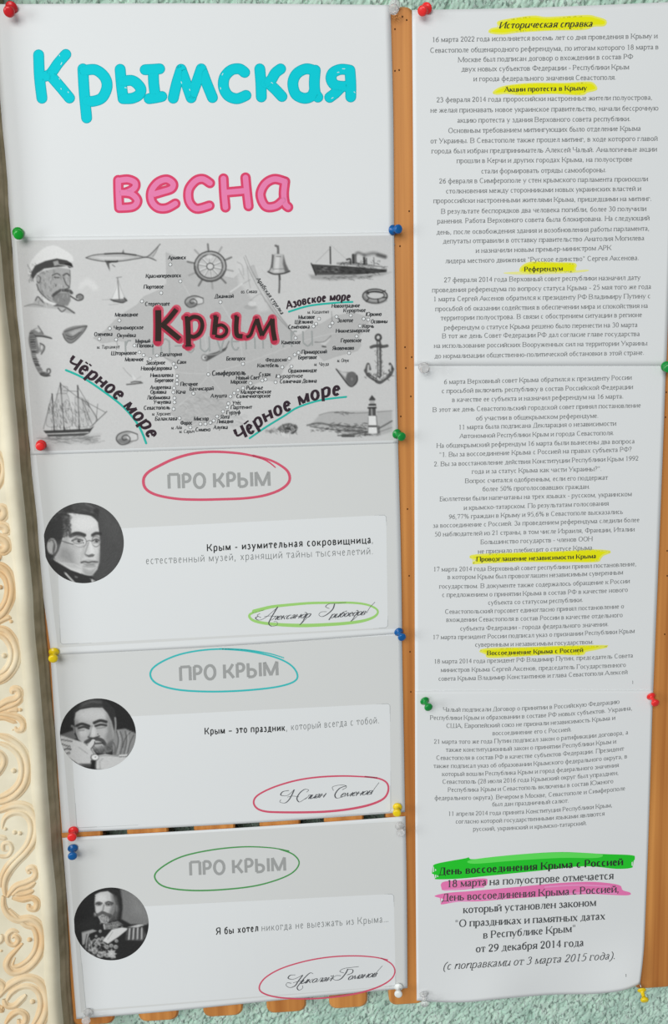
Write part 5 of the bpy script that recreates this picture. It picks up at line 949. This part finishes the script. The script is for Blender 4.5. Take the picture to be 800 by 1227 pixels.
for q, w, v in (([(212, 298), (255, 282), (312, 300)], 3.2, 38), ([(352, 274), (400, 256), (448, 266)], 3.4, 36), ([(228, 316), (270, 306), (308, 318)], 2.6, 42), ([(362, 300), (405, 288), (448, 294)], 2.6, 40), ([(335, 300), (325, 350), (308, 385)], 1.6, 118), ([(305, 388), (345, 398), (392, 380)], 1.8, 70), ([(285, 430), (325, 408), (370, 402), (415, 414), (436, 442)], 4.4, 62), ([(350, 440), (420, 436)], 1.6, 46), ([(230, 335), (270, 332)], 1.2, 120), ([(370, 318), (440, 310)], 1.2, 120)): c.line(q, w, v, .9, .7)
c.ell(345, 345, 22, 42, 206, .8, 1.6); c.poly([(340, 475), (420, 465), (470, 430), (510, 400), (510, 460), (480, 515), (390, 522), (340, 505)], 84, .75, 1.5); c.scribble(345, 455, 500, 515, 60, 10, .8, 60, .5, 1.3); c.ell(400, 470, 40, 18, 150, .5, 1.5)
c.line([(520, 235), (524, 290), (522, 330)], 2.2, 150, .85); c.line([(172, 298), (190, 312), (192, 350)], 2.2, 130, .8)
c.poly([(515, 330), (600, 320), (690, 360), (690, 440), (640, 520), (600, 545), (500, 530), (500, 450)], 138, .98, .6)
for q in ([(530, 340), (545, 420), (520, 525)], [(560, 345), (580, 420), (560, 525)], [(600, 340), (610, 420), (590, 525)], [(640, 350), (600, 400), (580, 470)], [(670, 370), (640, 430), (620, 510)], [(505, 430), (520, 470), (510, 520)]): c.line(q, 1.2, 78, .8)
for q in ([(545, 340), (560, 420), (540, 525)], [(620, 350), (625, 430), (605, 515)]): c.line(q, 1.0, 190, .6)
c.poly([(80, 372), (160, 398), (270, 430), (330, 475), (372, 530), (362, 625), (250, 620), (140, 545), (85, 450)], 196, 1, .6); c.poly([(230, 600), (330, 600), (340, 640), (260, 620)], 60, .9, 1)
for q, w, v in (([(88, 408), (130, 414), (175, 422)], 1.6, 90), ([(92, 442), (130, 456), (160, 462)], 1.6, 80), ([(110, 488), (140, 480), (165, 486)], 2.2, 70), ([(135, 520), (155, 512)], 2, 80), ([(270, 432), (310, 465), (350, 520)], 1.2, 120), ([(230, 470), (300, 520)], 1.4, 165)): c.line(q, w, v, .85)
c.line([(310, 472), (325, 450), (345, 422)], 5.2, 204, 1); c.line([(328, 480), (352, 448), (356, 424)], 1.2, 70, .85)
c.poly([(372, 535), (440, 522), (560, 540), (630, 540), (590, 600), (440, 648), (365, 645)], 196, 1, .6); c.line([(372, 545), (440, 535), (560, 545)], 1, 120, .6); c.line([(400, 640), (395, 590), (420, 560)], 1.2, 140, .6); c.line([(555, 535), (610, 532)], 2, 215, .9); c.line([(555, 545), (612, 543)], .9, 80, .8)
c.poly([(325, 572), (366, 572), (360, 642), (326, 640)], 32, 1, .5); c.ell(357, 550, 34, 28, 70, .95, .5); c.ell(359, 549, 28, 22, 224, 1, .5); c.line([(358, 549), (366, 543)], .8, 60, .9)
c.blur(1); c.noise(4)
portrait(q2, c, 117.3, 879.5, 45.5, 42.6, ((70, 865), (73, 890)), 'round printed portrait of a bearded man resting on his hands')
c = Canvas(84, 1060, 180, 1152, 2.2, 36); c.T = tf(6.6667, 75, 1055)
c.poly([(460, 60), (600, 100), (700, 230), (700, 360), (540, 350), (470, 310), (478, 200)], 118, 1, 1.5); c.poly([(560, 130), (640, 200), (670, 300), (560, 260)], 140, .6, 6); c.poly([(90, 350), (250, 300), (300, 360), (120, 420)], 46, .7, 4)
c.poly([(262, 112), (288, 74), (350, 56), (430, 70), (472, 140), (476, 230), (458, 300), (430, 318), (425, 200), (408, 120), (370, 88), (310, 100)], 42, 1, .6)
c.poly([(262, 110), (300, 92), (362, 84), (402, 112), (422, 182), (414, 250), (380, 310), (345, 345), (308, 335), (284, 290), (264, 250), (256, 180)], 192, 1, .5)
c.poly([(385, 100), (432, 130), (452, 230), (432, 312), (360, 335), (372, 250), (395, 190)], 104, .75, 1.8); c.ell(310, 140, 40, 30, 215, .7, 2); c.poly([(420, 190), (440, 200), (436, 250), (422, 240)], 120, .8, .8)
for q, w, v in (([(268, 182), (290, 174), (312, 182)], 2.0, 70), ([(344, 180), (368, 170), (400, 182)], 2.0, 62), ([(270, 190), (288, 185), (306, 191)], 1.5, 58), ([(348, 192), (370, 186), (394, 192)], 1.5, 54), ([(274, 200), (302, 199)], 1.0, 110), ([(352, 202), (390, 200)], 1.0, 90), ([(330, 195), (322, 235), (312, 250), (330, 256)], 1.6, 120), ([(258, 278), (285, 272), (318, 258), (350, 268), (385, 282)], 4.0, 78), ([(262, 274), (256, 262)], 2, 150), ([(310, 285), (345, 284)], 1.2, 62)): c.line(q, w, v, .9, .6)
c.ell(290, 191, 6, 6, 46, .95, .5); c.ell(368, 192, 6, 6, 46, .95, .5); c.ell(280, 235, 16, 22, 205, .5, 2); c.ell(360, 232, 14, 20, 172, .5, 2)
c.poly([(290, 290), (320, 282), (365, 290), (362, 330), (335, 350), (305, 335)], 118, .8, 1); c.scribble(295, 285, 365, 340, 40, 8, .8, 190, .5, 1.4); c.scribble(350, 280, 420, 330, 30, 8, .8, 60, .5, 1.4)
c.poly([(145, 425), (270, 392), (330, 350), (470, 312), (545, 352), (690, 345), (690, 480), (560, 600), (390, 640), (250, 620), (150, 530)], 38, 1, .7)
c.poly([(325, 352), (440, 322), (475, 345), (425, 385), (340, 392)], 112, .95, .6); c.scribble(330, 330, 470, 385, 30, 12, .8, 170, .5, .3); c.line([(330, 352), (335, 385)], 2, 190, .8)
c.poly([(392, 392), (470, 374), (530, 382), (445, 450), (362, 505), (318, 482)], 206, 1, .6); c.line([(400, 410), (360, 470)], 1, 150, .6)
c.poly([(152, 415), (240, 390), (275, 402), (215, 425), (185, 500), (158, 515)], 170, .95, .6); c.poly([(520, 372), (600, 352), (675, 346), (600, 375)], 205, .95, .6); c.poly([(510, 400), (545, 372), (640, 380), (668, 440), (640, 480), (505, 475)], 110, .8, 1)
for k in range(9): c.line([(520 + 16 * k, 385 - k), (512 + 17 * k, 470 - k)], 1.5, 205 if k % 2 else 60, .85)
for k in range(6): c.line([(195 + 6 * k, 430 + 10 * k), (170 + 14 * k, 540 + 6 * k)], 1.4, 185 if k % 2 else 70, .8)
for x, y, r in ((300, 405, 12), (268, 445, 10), (290, 475, 18), (320, 462, 14), (270, 500, 14), (255, 560, 26), (300, 590, 26), (352, 530, 18), (330, 580, 18), (390, 585, 30), (424, 530, 17), (388, 520, 16), (430, 482, 14), (350, 600, 14), (240, 610, 16), (410, 610, 12)):
    c.ell(x, y, r, r, 190, .85, .6); c.ell(x + 2, y + 2, r * .5, r * .5, 90, .7, .6)
for k in range(8): t = k * .785; c.line([(390, 585), (390 + 38 * math.cos(t), 585 + 38 * math.sin(t))], 1.4, 200, .8)
c.line([(215, 520), (260, 470), (300, 520)], 2, 175, .8); c.line([(220, 560), (300, 500), (340, 510)], 1.6, 170, .8); c.scribble(200, 480, 350, 610, 60, 10, .9, 200, .5); c.scribble(200, 480, 350, 610, 40, 10, .9, 50, .5)
c.blur(1); c.noise(4)
portrait(q3, c, 133.2, 1107, 44.8, 43.6, ((88.2, 1090), (90, 1128.5)), 'round printed portrait of a bearded officer in medals')

# ------------------------------------------------------------------ push pins
def pin_mat(name, rgb): return mat(name, rgb, .28, .5)
PM = {'red': pin_mat('red_plastic', (206, 32, 40)), 'green': pin_mat('green_plastic', (8, 140, 56)), 'blue': pin_mat('blue_plastic', (8, 92, 160)), 'yellow': pin_mat('yellow_plastic', (232, 200, 16)), 'white': pin_mat('white_plastic', (226, 230, 228)), 'bright green': pin_mat('bright_green_plastic', (10, 158, 44)), 'bright red': pin_mat('bright_red_plastic', (236, 44, 44))}
CLEAR = mat('clear_plastic', (240, 243, 242), .25, .4); CLEAR.node_tree.nodes['Principled BSDF'].inputs['Transmission Weight'].default_value = .6; CLEAR.node_tree.nodes['Principled BSDF'].inputs['IOR'].default_value = 1.12
PM['clear'] = CLEAR
STEEL = mat('pin_steel', (150, 150, 150), .3, .5, Metallic=1.0)
PROF = [(0, 0), (3.6, 0), (4.15, .25), (4.3, .7), (4.0, 1.3), (2.6, 1.9), (1.9, 2.8), (1.75, 4.6), (1.85, 6.6), (2.4, 7.6), (3.5, 8.2), (3.85, 8.9), (3.8, 10.0), (3.3, 10.7), (2.0, 11.1), (0, 11.2)]
def pin(colour_, base, head, sheet, label, sc=1.0):
    d0 = float(sheet.depth(*unproj(base[0], base[1], .001))) + .0003
    p0 = bp(base[0], base[1], d0); p1 = bp(head[0], head[1], d0 + .0095 * sc)
    ax = (p1 - p0).normalized(); q = ax.to_track_quat('Z', 'Y'); R3 = np.array(q.to_matrix()); o = np.array(p0)
    lift = 3.6 * math.sin(math.acos(min(1, abs(ax.y)))) * .5 / 1000 * sc   # a tilted pin rests on one side of its foot
    o = o + np.array([0, -lift, 0]); o -= R3 @ np.array([0, 0, .0])
    K = 26; V = []; Fs = []
    for r, h in PROF[1:-1]:
        for j in range(K): a = 2 * math.pi * j / K; V.append(o + R3 @ np.array([r * math.cos(a), r * math.sin(a), h]) / 1000 * sc)
    n = len(PROF) - 2
    for i in range(n - 1):
        for j in range(K): Fs.append((i * K + j, i * K + (j + 1) % K, (i + 1) * K + (j + 1) % K, (i + 1) * K + j))
    Fs.append(tuple(range(K))[::-1]); Fs.append(tuple((n - 1) * K + j for j in range(K)))
    ob = link_mesh('push_pin', V, Fs, PM[colour_], None, True); tag(ob, label, 'push pin', 'push pins holding the sheets')
    V = []; K2 = 8
    for h in (.2, -9.0):
        for j in range(K2): a = 2 * math.pi * j / K2; V.append(o + R3 @ np.array([.5 * math.cos(a), .5 * math.sin(a), h]) / 1000)
    V.append(o + R3 @ np.array([0, 0, -10.5]) / 1000)
    nd = link_mesh('needle', V, [(j, (j + 1) % K2, K2 + (j + 1) % K2, K2 + j)[::-1] for j in range(K2)] + [(K2 + j, K2 + (j + 1) % K2, 2 * K2)[::-1] for j in range(K2)] + [tuple(range(K2))], STEEL, ob, True)
    nd['label'] = 'steel needle'
pin('red', (14.5, 9.5), (10.5, 16), s1, 'red push pin in the top left corner of the title sheet', 1.05)
pin('clear', (472.5, 7), (471, 13.5), s1, 'pale clear push pin in the top right corner of the title sheet')
pin('bright green', (22, 279), (22.5, 281.5), s2, 'green push pin in the top left corner of the map sheet', 1.0)
pin('blue', (470, 275.8), (477.5, 274.5), s2, 'blue push pin in the top right corner of the map sheet', .92)
pin('bright red', (49.5, 533), (48.3, 534.5), s2, 'red push pin in the bottom left corner of the map sheet', .95)
pin('green', (474.8, 519.5), (481.5, 523.5), s2, 'green push pin in the bottom right corner of the map sheet', .95)
pin('yellow', (65, 780.5), (63.8, 789.5), q1, 'yellow push pin between the upper two portrait sheets at their left edge')
pin('blue', (477, 756.5), (481.6, 763.8), q1, 'dark blue push pin at the right edge where the upper two quotation sheets meet', .92)
pin('bright red', (88, 995), (86.2, 1003), q2, 'red push pin directly above a blue one at the left edge')
pin('blue', (87.3, 1015.5), (87, 1026), q3, 'blue push pin directly below a red one at the left edge')
pin('yellow', (476, 966.5), (475.3, 974), q2, 'yellow push pin at the right end of the dark gap between quotation sheets', .95)
pin('clear', (478.5, 989), (480, 998), q3, 'clear push pin in the top right corner of the sheet with the officer', 1.0)
pin('clear', (106, 1212), (103, 1223), q3, 'clear push pin in the bottom left corner of the sheet with the officer', 1.0)
pin('white', (477.3, 1182), (477, 1191), q3, 'white push pin in the bottom right corner of the sheet with the officer', .92)
pin('bright red', (511, 10.5), (503.5, 15), r1, 'bright red push pin in the top left corner of the right column')
pin('clear', (507, 440), (509, 441.5), r1, 'clear push pin on the left edge between the upper two text sheets')
pin('green', (797.5, 439), (800, 441), r1, 'dark green push pin half cut off by the right edge of the photo')
pin('green', (508, 839), (513.6, 848), r3, 'green push pin in the top left corner of the lowest text sheet', .95)
pin('bright red', (779, 833.5), (785, 843), r3, 'red push pin in the top right corner of the lowest text sheet', .92)
pin('clear', (507.3, 1190), (508.5, 1204), r3, 'clear push pin in the bottom left corner of the lowest text sheet', .95)
pin('yellow', (768, 1185), (772, 1199.5), r3, 'yellow push pin in the bottom right corner of the lowest text sheet', .95)
